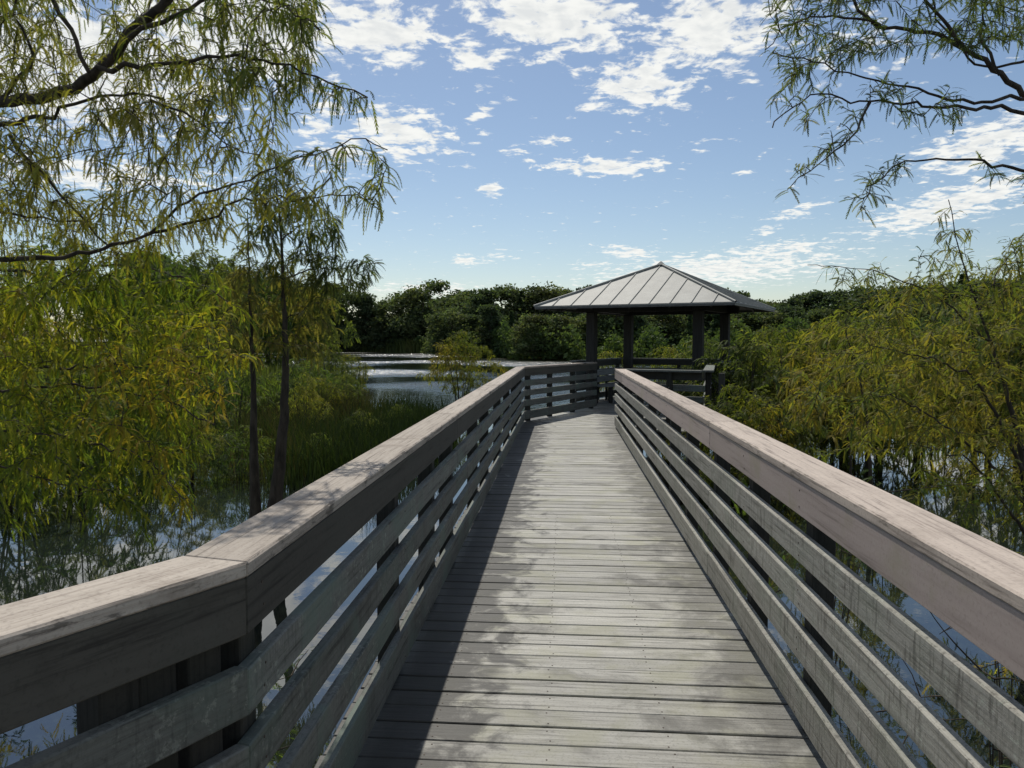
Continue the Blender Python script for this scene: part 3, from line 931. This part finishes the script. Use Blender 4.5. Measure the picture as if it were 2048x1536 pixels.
r, stats['B'] = cypress('bald_cypress', 'yellowing cypress leaning over the water at the left, below the tall one', [(tr, .15, .04)], B, att, 12, YELLOW,
                        spacing=.031, L=.150, n=8, leaf=.095, down=.05, droop=.85, freq=2.0, skip=.1, wid=1.15)

# --- slender cypress with two stems just beyond the left railing
rg = np.random.default_rng(13)
dD = 9.6
t1 = line([(520, 1130), (512, 1060), (508, 920), (506, 760), (501, 620), (497, 500), (495, 420)], dD)
t2 = line([(540, 1130), (546, 1040), (560, 920), (571, 760), (568, 600), (562, 470), (553, 370), (549, 300)], dD)
D = [(line([(566, 560), (620, 540), (690, 535), (765, 520)], (dD, 9.2)), .012, .004),
     (line([(563, 480), (600, 450), (650, 440), (690, 430)], (dD, 9.3)), .010, .003),
     (line([(570, 640), (620, 610), (670, 600)], (dD, 9.9)), .010, .003),
     (line([(498, 520), (470, 490), (450, 480)], (dD, 9.8)), .008, .003),
     (line([(504, 700), (480, 660), (460, 650)], (dD, 9.3)), .008, .003),
     (line([(556, 400), (590, 370), (630, 350)], (dD, 9.5)), .008, .003)]
att = np.concatenate([
    px_poly([(535, 295), (580, 300), (600, 380), (690, 440), (670, 520), (600, 600), (540, 560), (480, 500), (500, 400)], 230, 9.0, 10.3, rg),
    px_poly([(620, 500), (770, 510), (740, 560), (690, 590), (620, 580)], 80, 9.0, 9.7, rg),
    px_poly([(430, 560), (500, 520), (660, 590), (690, 650), (640, 720), (600, 700), (500, 720), (450, 680)], 130, 9.2, 10.6, rg)])
r, stats['D'] = cypress('bald_cypress', 'slender cypress with two bare dark stems standing in the water beyond the left railing', [(t1, .09, .006), (t2, .11, .006)], D, att, 13, [(.03, .048, .02), (.05, .07, .024), (.08, .098, .03), (.12, .125, .036), (.15, .13, .036)],
                        spacing=.040, L=.19, n=8, leaf=.11, down=.2, droop=.7, skip=.1, twig_r=.006, wid=1.15)

# --- boughs at the upper right
rg = np.random.default_rng(14)
J = [(line([(2420, 470), (2250, 350), (2120, 250), (2048, 190), (2000, 150), (1930, 97), (1850, 67), (1760, 50), (1715, 15), (1690, -60)], (5.6, 4.9)), .046, .010),
     (line([(2250, 220), (2048, 198), (1950, 205), (1880, 195), (1800, 172), (1700, 150), (1610, 118), (1545, 105)], (5.4, 4.7)), .020, .004),
     (line([(2250, 255), (2048, 228), (1980, 213), (1900, 217), (1800, 206), (1720, 205), (1640, 190), (1580, 215), (1545, 255)], (5.4, 4.7)), .022, .004),
     (line([(2300, 420), (2150, 380), (2048, 340), (1980, 326), (1930, 318), (1860, 316), (1790, 332), (1745, 375), (1720, 420)], (5.5, 4.9)), .022, .004),
     (line([(1740, 205), (1700, 270), (1640, 325), (1580, 375)], (4.8, 4.6)), .009, .003),
     (line([(2200, 60), (2048, 120), (1960, 130), (1880, 40), (1850, -60)], (5.4, 5.2)), .014, .006),
     (line([(1930, 97), (1870, 20), (1800, -40), (1700, -70)], (5.0, 4.8)), .014, .005),
     (line([(2000, 150), (1960, 60), (1990, -20), (2060, -80)], (5.1, 5.3)), .012, .005),
     (line([(1760, 50), (1660, 30), (1580, 50), (1530, 100)], (4.9, 4.7)), .010, .003)]
att = np.concatenate([
    px_poly([(1530, -80), (2100, -80), (2100, 90), (1900, 100), (1750, 110), (1640, 130), (1530, 110)], 270, 4.5, 5.9, rg),
    px_poly([(1540, 100), (1700, 120), (2000, 200), (1900, 240), (1700, 240), (1560, 250), (1530, 200)], 50, 4.6, 5.3, rg),
    px_poly([(1700, 220), (1720, 260), (1640, 340), (1570, 385), (1590, 330), (1660, 260)], 22, 4.5, 4.8, rg),
    px_poly([(1800, 310), (1860, 320), (1790, 360), (1735, 425), (1690, 400), (1740, 340)], 26, 4.8, 5.1, rg),
    px_poly([(1940, 300), (2100, 330), (2100, 400), (2000, 370)], 10, 4.9, 5.4, rg)])
b0 = np.array(W(2420, 470, 5.7))
tr = [b0 * [1, 1, 0] + [.1 - .02 * z, .1, z] for z in (-1.6, 0, 1.2, 2.4, 4.0, 5.6)]
r, stats['J'] = cypress('bald_cypress', 'cypress outside the right edge, its dark boughs reaching in at the upper right', [(tr, .20, .08)], J, att, 14, [(.045, .065, .024), (.07, .095, .03), (.105, .125, .036), (.15, .14, .045)],
                        spacing=.026, L=.112, n=8, leaf=.10, down=.12, droop=.45, skip=.05, wid=1.05)

# --- young cypresses standing in the water at the right
rg = np.random.default_rng(15)
t = line([(2075, 1300), (2062, 1100), (2040, 900), (2000, 740), (1950, 600), (1912, 480), (1899, 400)], (7.2, 7.6))
K = [(line([(2045, 940), (1960, 770), (1900, 735), (1850, 715), (1740, 690)], (7.2, 6.8)), .022, .005),
     (line([(2055, 1010), (1960, 905), (1880, 845), (1800, 800), (1740, 790)], (7.2, 6.6)), .020, .005),
     (line([(2060, 1080), (1960, 940), (1890, 905), (1820, 885)], (7.2, 6.5)), .018, .004),
     (line([(1990, 700), (1900, 610), (1800, 560), (1700, 535), (1615, 530)], (7.4, 7.2)), .012, .003),
     (line([(1960, 620), (2000, 540), (2048, 480), (2080, 440)], (7.6, 7.8)), .010, .003),
     (line([(2048, 900), (2100, 800), (2140, 700), (2140, 560)], (7.2, 7.6)), .02, .006)]
att = np.concatenate([
    px_poly([(1990, 560), (2020, 480), (2100, 430), (2110, 600)], 40, 7.4, 8.4, rg),
    px_poly([(1880, 405), (1920, 400), (1945, 470), (1900, 520), (1860, 490)], 16, 7.4, 7.8, rg),
    px_poly([(1620, 520), (1800, 530), (1800, 570), (1640, 560)], 10, 7.0, 7.4, rg),
    px_poly([(1760, 560), (1870, 520), (1960, 560), (2090, 470), (2100, 1080), (1960, 1080), (1850, 1010), (1760, 900), (1650, 880), (1620, 780), (1690, 650)], 700, 6.3, 8.6, rg)])
att = np.concatenate([att[:66], clump(att[66:], 110, .17, rg)])
r, stats['K'] = cypress('bald_cypress', 'young cypress at the right edge with a thin leader rising against the sky', [(t, .060, .004)], K, att, 15, [(.04, .065, .02), (.075, .10, .024), (.12, .14, .03), (.18, .175, .034), (.20, .165, .034)],
                        spacing=.036, L=.135, n=8, leaf=.10, down=.1, droop=.5, skip=.1, wid=1.15)

rg = np.random.default_rng(16)
t = line([(1745, 1020), (1740, 930), (1735, 850), (1715, 740), (1690, 660)], 10.5)
t_b = line([(1700, 1020), (1702, 930), (1690, 860), (1670, 800)], 10.4)
att = px_poly([(1640, 640), (1780, 650), (1830, 740), (1800, 850), (1760, 890), (1680, 885), (1600, 850), (1560, 780), (1590, 680)], 190, 9.6, 11.6, rg)
r, stats['L'] = cypress('cypress_sapling', 'cypress sapling with thin bare stems above the water, left of the right-edge cypress', [(t, .035, .010), (t_b, .022, .008)], [], att, 16, GREEN + [(.20, .16, .03)],
                        spacing=.05, L=.19, n=7, leaf=.10, down=.2, droop=.6, wid=1.15, group='shrubs and saplings in the water on the right', maxd=1.6)

# --- bushy shrubs standing in the shallows: built from the same growth, then placed
def bush_meshes(seed, cols, h=2.4, r=1.3, n_att=280, spacing=.05, L=.22, n=6, leaf=.12, stems=5, low=.04, shape=1.0):
    rg = np.random.default_rng(seed)
    tp = []
    for k in range(stems):
        a = rg.uniform(0, 6.28); e = np.array([math.cos(a), math.sin(a), 0]) * r * rg.uniform(.1, .55)
        hh = h * rg.uniform(.6, .92)
        q = smooth_path([np.array([0, 0, -.6]) + e * .15, np.array([0, 0, hh * .35]) + e * .45, np.array([0, 0, hh]) + e], .12)
        tp.append((q, taper(len(q), .035 * h / 2.4, .008)))
    att = []
    while len(att) < n_att:
        p = rg.uniform(-1, 1, 3)
        if np.linalg.norm(p) > 1: continue
        if np.linalg.norm(p) < rg.uniform(0, .8): continue
        z = low * h + (p[2] * .5 + .5) * (1 - low) * h
        k = r * (1.0 - shape * .45 * max(0, (z / h - .5) * 2))
        lump = 1 + .25 * math.sin(3 * math.atan2(p[1], p[0]) + seed) + .15 * math.sin(7 * p[2] + seed)
        att.append((p[0] * k * lump, p[1] * k * lump, z))
    tw = grow([p for p, _ in tp], np.array(att), rg, .1, .12, 3.0)
    stem = tube_mesh('stems', tp + [(t, taper(len(t), .007, .003)) for t in tw], 5)
    o, d, LL = shoots_on(tw, rg, spacing, L, .9, .1, .15)
    V_, C_ = sprays(o, d, LL, rg, palette(o, rg, cols, 1.6, seed), n, leaf, 1.2, .65)
    return stem, tri_mesh('crown', V_, C_)

def place_bush(name, label, meshes, loc, s, rz, group, cat='shrub'):
    root = empty(name, loc, rz); root.scale = (s, s, s * 1.0)
    tag(root, label, cat, group)
    link('stems', meshes[0], M['bark'], root)
    tag(link('crown', meshes[1], M['leaf'], root), kind='stuff')
    return root
AUT = [(.07, .10, .02), (.12, .14, .026), (.18, .18, .03), (.22, .17, .032)]
DKG = [(.035, .065, .02), (.055, .09, .024), (.085, .12, .028), (.12, .14, .03)]
bushes = [bush_meshes(31, OLIVE, 2.6, 1.35), bush_meshes(32, AUT, 2.4, 1.2), bush_meshes(33, DKG, 2.2, 1.5), bush_meshes(34, GREEN, 3.4, 1.2, 320, shape=1.6), bush_meshes(35, AUT, 3.0, 1.55, 460, shape=1.1)]

def put_bush(k, px, py_base_d, s, rz, name, label, group):
    d = py_base_d
    p = W(px, 768, d)
    return place_bush(name, label, bushes[k], (p[0], p[1], WZ - .05), s, rz, group)
G_R = 'shrubs and saplings in the water on the right'
put_bush(0, 1490, 15.5, 1.1, .3, 'marsh_shrub', 'olive shrub behind the right railing, below the right eave of the pavilion', G_R)
put_bush(4, 1575, 16.0, .98, 1.4, 'marsh_shrub', 'yellowish shrub behind the right railing, right of the olive one', G_R)
put_bush(4, 1655, 17.0, 1.02, 2.2, 'marsh_shrub', 'dark green shrub behind the sapling on the right', G_R)
put_bush(4, 1468, 12.2, .66, 3.0, 'marsh_shrub', 'rounded shrub in front of the end of the short dark railing', G_R)
put_bush(0, 1535, 13.0, .70, 1.1, 'marsh_shrub', 'low olive shrub close behind the cap of the sunlit railing', G_R)
put_bush(0, 1420, 16.0, .90, 4.1, 'marsh_shrub', 'low shrub just right of the short dark railing', G_R)
put_bush(3, 1680, 17.5, 1.02, .7, 'marsh_shrub', 'tall rounded golden green shrub right of the pavilion roof', G_R)
put_bush(3, 1760, 15.0, 1.08, 2.9, 'marsh_shrub', 'tall shrub directly behind the right-edge cypress', G_R)
put_bush(1, 1850, 17.0, 1.3, .2, 'marsh_shrub', 'broad shrub low behind the right-edge cypress', G_R)
put_bush(0, 1960, 16.0, 1.45, 3.3, 'marsh_shrub', 'large olive shrub at the right edge behind the cypress', G_R)
put_bush(2, 1560, 19.0, 1.05, 5.0, 'marsh_shrub', 'dark shrub under the right corner of the pavilion roof', G_R)
put_bush(3, 2050, 15.0, 1.15, 5.2, 'marsh_shrub', 'tall shrub cut by the right edge of the picture', G_R)
put_bush(2, 1720, 15.0, .8, 1.2, 'marsh_shrub', 'low dark shrub among the thin sapling stems', G_R)
put_bush(1, 1330, 30.0, 1.05, 1.0, 'marsh_shrub', 'golden shrub seen between the pavilion posts, right one', 'shrubs beyond the pavilion')
put_bush(1, 1222, 33.0, .95, 2.1, 'marsh_shrub', 'golden shrub seen between the two left pavilion posts', 'shrubs beyond the pavilion')
put_bush(0, 1400, 28.0, 1.1, 3.4, 'marsh_shrub', 'olive shrub seen behind the nearest pavilion post', 'shrubs beyond the pavilion')
put_bush(3, 1530, 31.0, 1.0, 4.4, 'marsh_shrub', 'green shrub on the marsh right of the pavilion posts', 'shrubs beyond the pavilion')
put_bush(4, 922, 33.0, 1.02, .4, 'marsh_shrub', 'lone golden brown shrub standing in open water left of the pavilion', 'shrubs beyond the left railing')
put_bush(1, 700, 37.5, .85, 2.4, 'marsh_shrub', 'rusty shrub at the tip of the left bank', 'shrubs beyond the left railing')
put_bush(0, 655, 34.0, .9, 3.6, 'marsh_shrub', 'olive shrub on the left bank beside the rusty one', 'shrubs beyond the left railing')
put_bush(2, 610, 28.0, .95, .9, 'marsh_shrub', 'dark shrub on the left bank right of the two bare stems', 'shrubs beyond the left railing')
for k_, (px_, d_, s_, rz_, l_) in enumerate(((640, 15.5, .36, .4, 'small dark bush among the rushes nearest the railing'), (720, 18.0, .40, 1.5, 'small bush in the middle of the rush bed'), (800, 21.0, .42, 2.7, 'small bush at the right side of the rush bed'),
        (610, 20.0, .55, 3.9, 'rounded bush at the back of the rush bed'), (690, 26.0, .6, 5.0, 'bush where the rushes meet the left bank'))):
    put_bush((2, 0, 2, 3, 0)[k_], px_, d_, s_, rz_, 'marsh_shrub', l_, 'shrubs beyond the left railing')
put_bush(1, 640, 25.0, .62, 1.9, 'marsh_shrub', 'small rusty shrub at the edge of the rushes', 'shrubs beyond the left railing')
put_bush(2, 470, 21, 1.0, 4.9, 'marsh_shrub', 'dark shrub low between the yellowing cypress and the two stems', 'shrubs beyond the left railing')
put_bush(0, 400, 23.0, 1.15, 5.6, 'marsh_shrub', 'olive shrub behind the yellowing cypress', 'shrubs beyond the left railing')
put_bush(2, 250, 22.0, 1.2, .2, 'marsh_shrub', 'dark shrub behind the middle of the yellowing cypress', 'shrubs beyond the left railing')
for k_, (px_, d_, s_, rz_, l_) in enumerate(((30, 11.6, 1.15, .5, 'dark shrub low at the left edge under the yellowing cypress'), (150, 12.8, .95, 1.7, 'shrub under the yellowing cypress, second from the left edge'),
        (270, 13.4, .5, 2.9, 'shrub on the waterline below the middle of the yellowing cypress'), (380, 13.8, .5, 4.0, 'shrub on the waterline left of the two bare stems'),
        (475, 14.2, .5, 5.1, 'shrub on the waterline close behind the two bare stems'))):
    put_bush((2, 0, 2, 3, 2)[k_], px_, d_, s_, rz_, 'marsh_shrub', l_, 'shrubs beyond the left railing')
put_bush(0, 90, 20.0, 1.2, 1.2, 'marsh_shrub', 'shrub at the left edge behind the yellowing cypress', 'shrubs beyond the left railing')

# --- middle distance cypresses on the left bank
tall = [bush_meshes(41, OLIVE, 6.6, 2.2, 480, .10, .34, 5, .22, 2, .05, 1.2), bush_meshes(42, DKG, 6.0, 2.3, 480, .10, .34, 5, .22, 2, .05, 1.1)]
for k, (px, d, s, which, lab) in enumerate(((120, 42, 1.35, 0, 'olive cypress behind the boughs at the far left'), (300, 46, 1.3, 1, 'dark cypress behind the yellowing one'),
        (420, 44, 1.25, 0, 'olive cypress on the left bank left of the two bare stems'), (540, 48, 1.2, 1, 'dark cypress on the left bank behind the two bare stems'),
        (625, 50, 1.05, 0, 'rusty green cypress on the left bank right of the two bare stems'), (-60, 38, 1.3, 1, 'dark cypress at the left edge on the bank'), (480, 56, 1.4, 0, 'olive cypress farther back on the left bank'))):
    p = W(px, 768, d)
    root = empty('bank_cypress', (p[0], p[1], WZ + .1), k * 1.3); root.scale = (s, s, s)
    tag(root, lab, 'tree', 'cypresses on the left bank')
    link('trunk', tall[which][0], M['bark'], root)
    tag(link('crown', tall[which][1], M['leaf'], root), kind='stuff')

# --- far treeline
def far_tree_mesh(seed, h=10.0, r=4.0, n=11000, low=-.06):
    rg = np.random.default_rng(seed)
    lobes = []
    for i in range(46):
        a = rg.uniform(0, 6.28); z = rg.uniform(low + .1, .92)
        rr = r * (1 - .55 * max(0, z - .45) * 1.6) * rg.uniform(.25, .8)
        lobes.append((math.cos(a) * rr * 1.15, math.sin(a) * rr * 1.15, z * h, r * rg.uniform(.20, .42)))
    lobes = np.array(lobes)
    i = rg.integers(0, len(lobes), n)
    v = unit(rg.normal(size=(n, 3))); v[:, 2] *= .8
    c = lobes[i, :3] + v * lobes[i, 3:4] * rg.uniform(.3, 1.45, size=(n, 1)) * [1.15, 1.15, .85]
    c[:, 2] = np.clip(c[:, 2], .2, None)
    sz = rg.uniform(.13, .32, size=(n, 1))
    a = unit(rg.normal(size=(n, 3))); b = unit(np.cross(a, rg.normal(size=(n, 3))))
    V_ = np.stack([c + a * sz, c - a * sz * .4 + b * sz * .7, c - a * sz * .4 - b * sz * .7], axis=1).reshape(-1, 3)
    cols = palette(c, rg, [(.036, .054, .030), (.052, .073, .035), (.068, .088, .040), (.09, .10, .047)], .5, seed)
    cols = cols * rg.uniform(.6, 1.5, size=len(lobes))[i][:, None]
    trunk = [(np.array([[0, 0, -.5], [.1, 0, h * .3], [0, .1, h * .7]]), np.array([.28, .2, .08]))]
    for k in range(4):
        L_ = lobes[k]
        trunk.append((np.array([[.05, 0, h * .25], L_[:3] * [.5, .5, .8], L_[:3]]), np.array([.12, .09, .04])))
    return tube_mesh('trunk', trunk, 6), tri_mesh('crown', V_, np.repeat(cols, 3, axis=0))
def pine_mesh(seed, h=10.0, n=5200):
    """narrow ragged conifer"""
    rg = np.random.default_rng(seed)
    z = rg.uniform(.12, 1.0, n) ** .9
    tier = .65 + .35 * np.sin(z * 40 + seed)
    rad_ = 2.0 * (1.03 - z) * tier * np.sqrt(rg.uniform(.05, 1, n)) + .1
    a = rg.uniform(0, 6.28, n)
    c = np.stack([np.cos(a) * rad_, np.sin(a) * rad_, z * h - .25 * rad_], 1)
    sz = rg.uniform(.14, .34, (n, 1)); u = unit(rg.normal(size=(n, 3))); v = unit(np.cross(u, rg.normal(size=(n, 3))))
    V_ = np.stack([c + u * sz, c - u * sz * .4 + v * sz * .6, c - u * sz * .4 - v * sz * .6], axis=1).reshape(-1, 3)
    cols = palette(c, rg, [(.03, .055, .028), (.045, .07, .032), (.06, .085, .036)], .6, seed)
    return tube_mesh('trunk', [(np.array([[0, 0, -.5], [0, 0, h * .5], [0, 0, h * .97]]), np.array([.2, .13, .03]))], 6), tri_mesh('crown', V_, np.repeat(cols, 3, axis=0))
fts = [pine_mesh(59), far_tree_mesh(51), far_tree_mesh(52, 10, 3.2), far_tree_mesh(53, 10, 4.8), far_tree_mesh(54, 10, 2.6, 7000, .05)]
prof = [(300, 500), (420, 540), (520, 545), (600, 575), (660, 572), (700, 560), (745, 580), (772, 605), (800, 583), (850, 562), (900, 578), (950, 572), (985, 562), (1040, 572), (1090, 568), (1150, 556), (1200, 572), (1260, 572),
        (1330, 575), (1400, 575), (1470, 578), (1520, 592), (1570, 584), (1620, 572), (1670, 568), (1720, 572), (1790, 568), (1860, 560), (1950, 548), (2060, 540), (2200, 530)]
rr = random.Random(5)
def far_tree(px, top, d, label, group, wide=1.0):
    p = W(px, 768, d)
    h = (678 - top) / F_PX * d + CAM[2] - WZ - .4
    k = rr.choice((0, 1, 1, 2, 2, 3, 3, 4, 4))
    root = empty('bank_tree', (p[0], p[1], WZ + .4), rr.uniform(0, 6.28))
    root.scale = (h / 10 * wide, h / 10 * wide, h / 10.2)
    tag(root, label, 'tree', group)
    link('trunk', fts[k][0], M['bark'], root)
    tag(link('crown', fts[k][1], M['far_leaf'], root), kind='stuff')
def zone(px):
    if px < 640: return 'dark tree of the far wood behind the left bank', 'far trees behind the left bank'
    if px < 1090: return 'dark tree of the wood across the water, left of the pavilion roof', 'far trees left of the pavilion'
    if px < 1480: return 'dark tree of the wood seen under and behind the pavilion roof', 'far trees behind the pavilion'
    return 'dark tree of the far wood to the right of the pavilion roof', 'far trees right of the pavilion'
def top_at(px):
    return float(np.interp(px, [p[0] for p in prof], [p[1] for p in prof]))
px = 280.0
while px < 2250:
    base_d = 150 if px < 900 else (112 if px < 1500 else 105)
    lab, grp = zone(px)
    far_tree(px, top_at(px) + rr.choice((rr.uniform(-6, 4), rr.uniform(0, 12))), base_d + rr.uniform(6, 22), lab, grp, rr.uniform(1.0, 1.4))
    px += rr.uniform(30, 46)
px = 560.0
while px < 2250:       # lower trees and scrub on the water side
    base_d = 154 if px < 870 else (108 if px < 1040 else 97)
    lab, grp = zone(px)
    far_tree(px, (640 if px < 870 else 612) + rr.uniform(-14, 16), base_d + rr.uniform(0, 4), lab.replace('dark tree', 'low waterside tree'), grp + ', water side', rr.uniform(1.2, 1.7))
    px += rr.uniform(34, 60)

# --- undergrowth closing the gaps under the far wood
rg = np.random.default_rng(57)
line_ = np.array([(-60, 150)] + FAR)
seg_ = np.concatenate([[0], np.cumsum(np.linalg.norm(np.diff(line_, axis=0), axis=1))])
NU = 60000
t_ = rg.uniform(0, seg_[-1], NU)
ux = np.interp(t_, seg_, line_[:, 0]); uy = np.interp(t_, seg_, line_[:, 1]) + rg.uniform(.5, 12, NU)
hm = 2.6 + 1.2 * np.sin(ux * .5 + uy * .3) + .9 * np.sin(ux * 1.3) + .8 * np.sin(uy * .9 + ux * .2)
uz = WZ + np.clip(hm, .6, None) * rg.uniform(0, 1, NU) ** .7
c_ = np.stack([ux, uy, uz], 1); sz_ = rg.uniform(.16, .40, (NU, 1))
a_ = unit(rg.normal(size=(NU, 3))); b_ = unit(np.cross(a_, rg.normal(size=(NU, 3))))
V_ = np.stack([c_ + a_ * sz_, c_ - a_ * sz_ * .4 + b_ * sz_ * .7, c_ - a_ * sz_ * .4 - b_ * sz_ * .7], axis=1).reshape(-1, 3)
tag(link('undergrowth', tri_mesh('undergrowth', V_, np.repeat(palette(c_, rg, [(.04, .065, .025), (.06, .09, .03), (.08, .11, .036)], .3, 1.0), 3, axis=0)), M['far_leaf']),
    'dark tangled undergrowth along the far shore', 'undergrowth', kind='stuff')

# --- rushes and grasses
def blades(name, pts, h, rg, cols, lean=.25, w=.012):
    pts = np.asarray(pts); N = len(pts)
    hh = h * rg.uniform(.55, 1.15, size=(N, 1))
    a = rg.uniform(0, 6.28, N); ld = np.stack([np.cos(a), np.sin(a), 0 * a], 1) * rg.uniform(0, lean, (N, 1)) * hh
    sd_ = np.stack([-np.sin(a + .8), np.cos(a + .8), 0 * a], 1) * w
    up = np.array([0, 0, 1.0])
    p0, p1 = pts - sd_, pts + sd_
    m0 = pts + up * hh * .55 + ld * .3 - sd_ * .8; m1 = pts + up * hh * .55 + ld * .3 + sd_ * .8
    tip = pts + up * hh * .98 + ld
    V_ = np.stack([p0, p1, m1, p0, m1, m0, m0, m1, tip], axis=1).reshape(-1, 3)
    c = palette(pts, rg, cols, .9, 2.0)
    return tri_mesh(name, V_, np.repeat(c, 9, axis=0))
def in_poly(poly, n, rg):
    P = np.array(poly, float); out = []
    lo, hi = P.min(0), P.max(0)
    while len(out) < n:
        Q = rg.uniform(lo, hi, (n, 2)); ins = np.zeros(n, bool); j = len(P) - 1
        for i in range(len(P)):
            c = ((P[i, 1] > Q[:, 1]) != (P[j, 1] > Q[:, 1])) & (Q[:, 0] < (P[j, 0] - P[i, 0]) * (Q[:, 1] - P[i, 1]) / (P[j, 1] - P[i, 1] + 1e-9) + P[i, 0])
            ins ^= c; j = i
        out += list(Q[ins])
    return np.array(out[:n])
rg = np.random.default_rng(61)
rush = in_poly([(-5.9, 12.5), (-3.4, 13.0), (-2.3, 17), (-3.2, 22), (-5.2, 25), (-8.0, 27), (-9.6, 25), (-8.5, 20)], 13000, rg)
keep = (np.sin(rush[:, 0] * 1.3) + np.sin(rush[:, 1] * .8 + rush[:, 0]) + rg.normal(size=len(rush)) * .8) > -.6
rush = rush[keep]
tag(link('rushes', blades('rushes', np.c_[rush, np.full(len(rush), WZ - .05)], 1.0, rg, [(.014, .024, .009), (.022, .038, .012), (.036, .05, .015), (.07, .062, .028)], .55, .010), M['reed']),  # blade colours darkened to carry tree shade over the bed
    'dark green bed of rushes in the water behind the left railing', 'rushes', kind='stuff')
g1 = in_poly(left_poly[:3] + [(-40, 60), (-40, 20)] + left_poly[7:], 15000, rg)
tag(link('bank_grass', blades('bank_grass', np.c_[g1, np.full(len(g1), WZ + .25)], 1.1, rg, OLIVE[:3], .35, .02), M['reed']), 'olive marsh grass covering the left bank', 'grass', kind='stuff')
g2 = in_poly(right_poly, 12000, rg)
tag(link('bank_grass', blades('bank_grass', np.c_[g2, np.full(len(g2), WZ + .1)], 1.1, rg, OLIVE[:3], .35, .02), M['reed']), 'olive marsh grass on the island beyond the pavilion', 'grass', kind='stuff')
g3 = in_poly([FAR[0], FAR[1], FAR[2], FAR[3], (FAR[3][0], FAR[3][1] + 14), (FAR[0][0], FAR[0][1] + 14)], 9000, rg)
tag(link('bank_grass', blades('bank_grass', np.c_[g3, np.full(len(g3), WZ)], 2.6, rg, [(.06, .085, .025), (.085, .11, .03), (.11, .12, .035)], .4, .09), M['reed']), 'pale green marsh grass along the far shore', 'grass', kind='stuff')

# --- bare twigs and water weeds close to the railings
def twiggy(name, label, loc, h, seed, group, leaves=True, cols=DKG):
    rg = np.random.default_rng(seed)
    root = empty(name, loc); tag(root, label, 'plant', group)
    tp = []
    for k in range(4):
        a = rg.uniform(0, 6.28); e = np.array([math.cos(a), math.sin(a), 0]) * h * rg.uniform(.05, .4)
        tp.append((smooth_path([e * .1 + [0, 0, -.7], e * .5 + [0, 0, h * .4], e + [0, 0, h * rg.uniform(.6, 1)]], .08), None))
    tp = [(q, taper(len(q), .011, .003)) for q, _ in tp]
    att = rg.normal(size=(26, 3)) * [h * .3, h * .3, h * .25] + [0, 0, h * .6]
    tw = grow([q for q, _ in tp], att, rg, .06, .05, 2.0)
    link('stems', tube_mesh('stems', tp + [(t, taper(len(t), .005, .002)) for t in tw], 5), M['bark'], root)
    if leaves:
        o, d, LL = shoots_on(tw, rg, .05, .10, .9, .3, .1)
        V_, C_ = sprays(o, d, LL, rg, palette(o, rg, cols, 3, seed), 5, .22, .9, .5)
        tag(link('crown', tri_mesh('crown', V_, C_), M['leaf'], root), kind='stuff')
G_T = 'twiggy plants in the water beside the boardwalk'
for k, (x, y, h, lv, lab) in enumerate(((1.9, 3.4, 1.2, False, 'bare dark twigs in the water right of the near right railing'), (2.5, 4.3, 1.5, False, 'bare upright stems in the water seen through the right railing'),
        (1.75, 2.6, .8, True, 'leafy water plant seen low between the right slats'), (2.9, 3.6, 1.3, True, 'leafy plant under the right railing at the lower right'), (2.1, 6.2, 1.4, True, 'leafy plant close outside the middle of the right railing'),
        (-1.7, 2.6, .9, True, 'leafy plant seen between the left slats near the bend'), (-1.5, 3.6, .8, True, 'small leafy plant below the left railing past the bend'), (-2.4, 4.4, .6, True, 'low water plant left of the left railing'),
        (-3.6, 5.6, .5, True, 'low weed in open water at the left'), (-4.4, 5.2, .6, True, 'weed in the water at the left edge'))):
    twiggy('water_plant', lab, (x, y, WZ), h, 70 + k, G_T, lv, YELLOW if k in (3, 5) else DKG)
print('SHOOTS', stats)
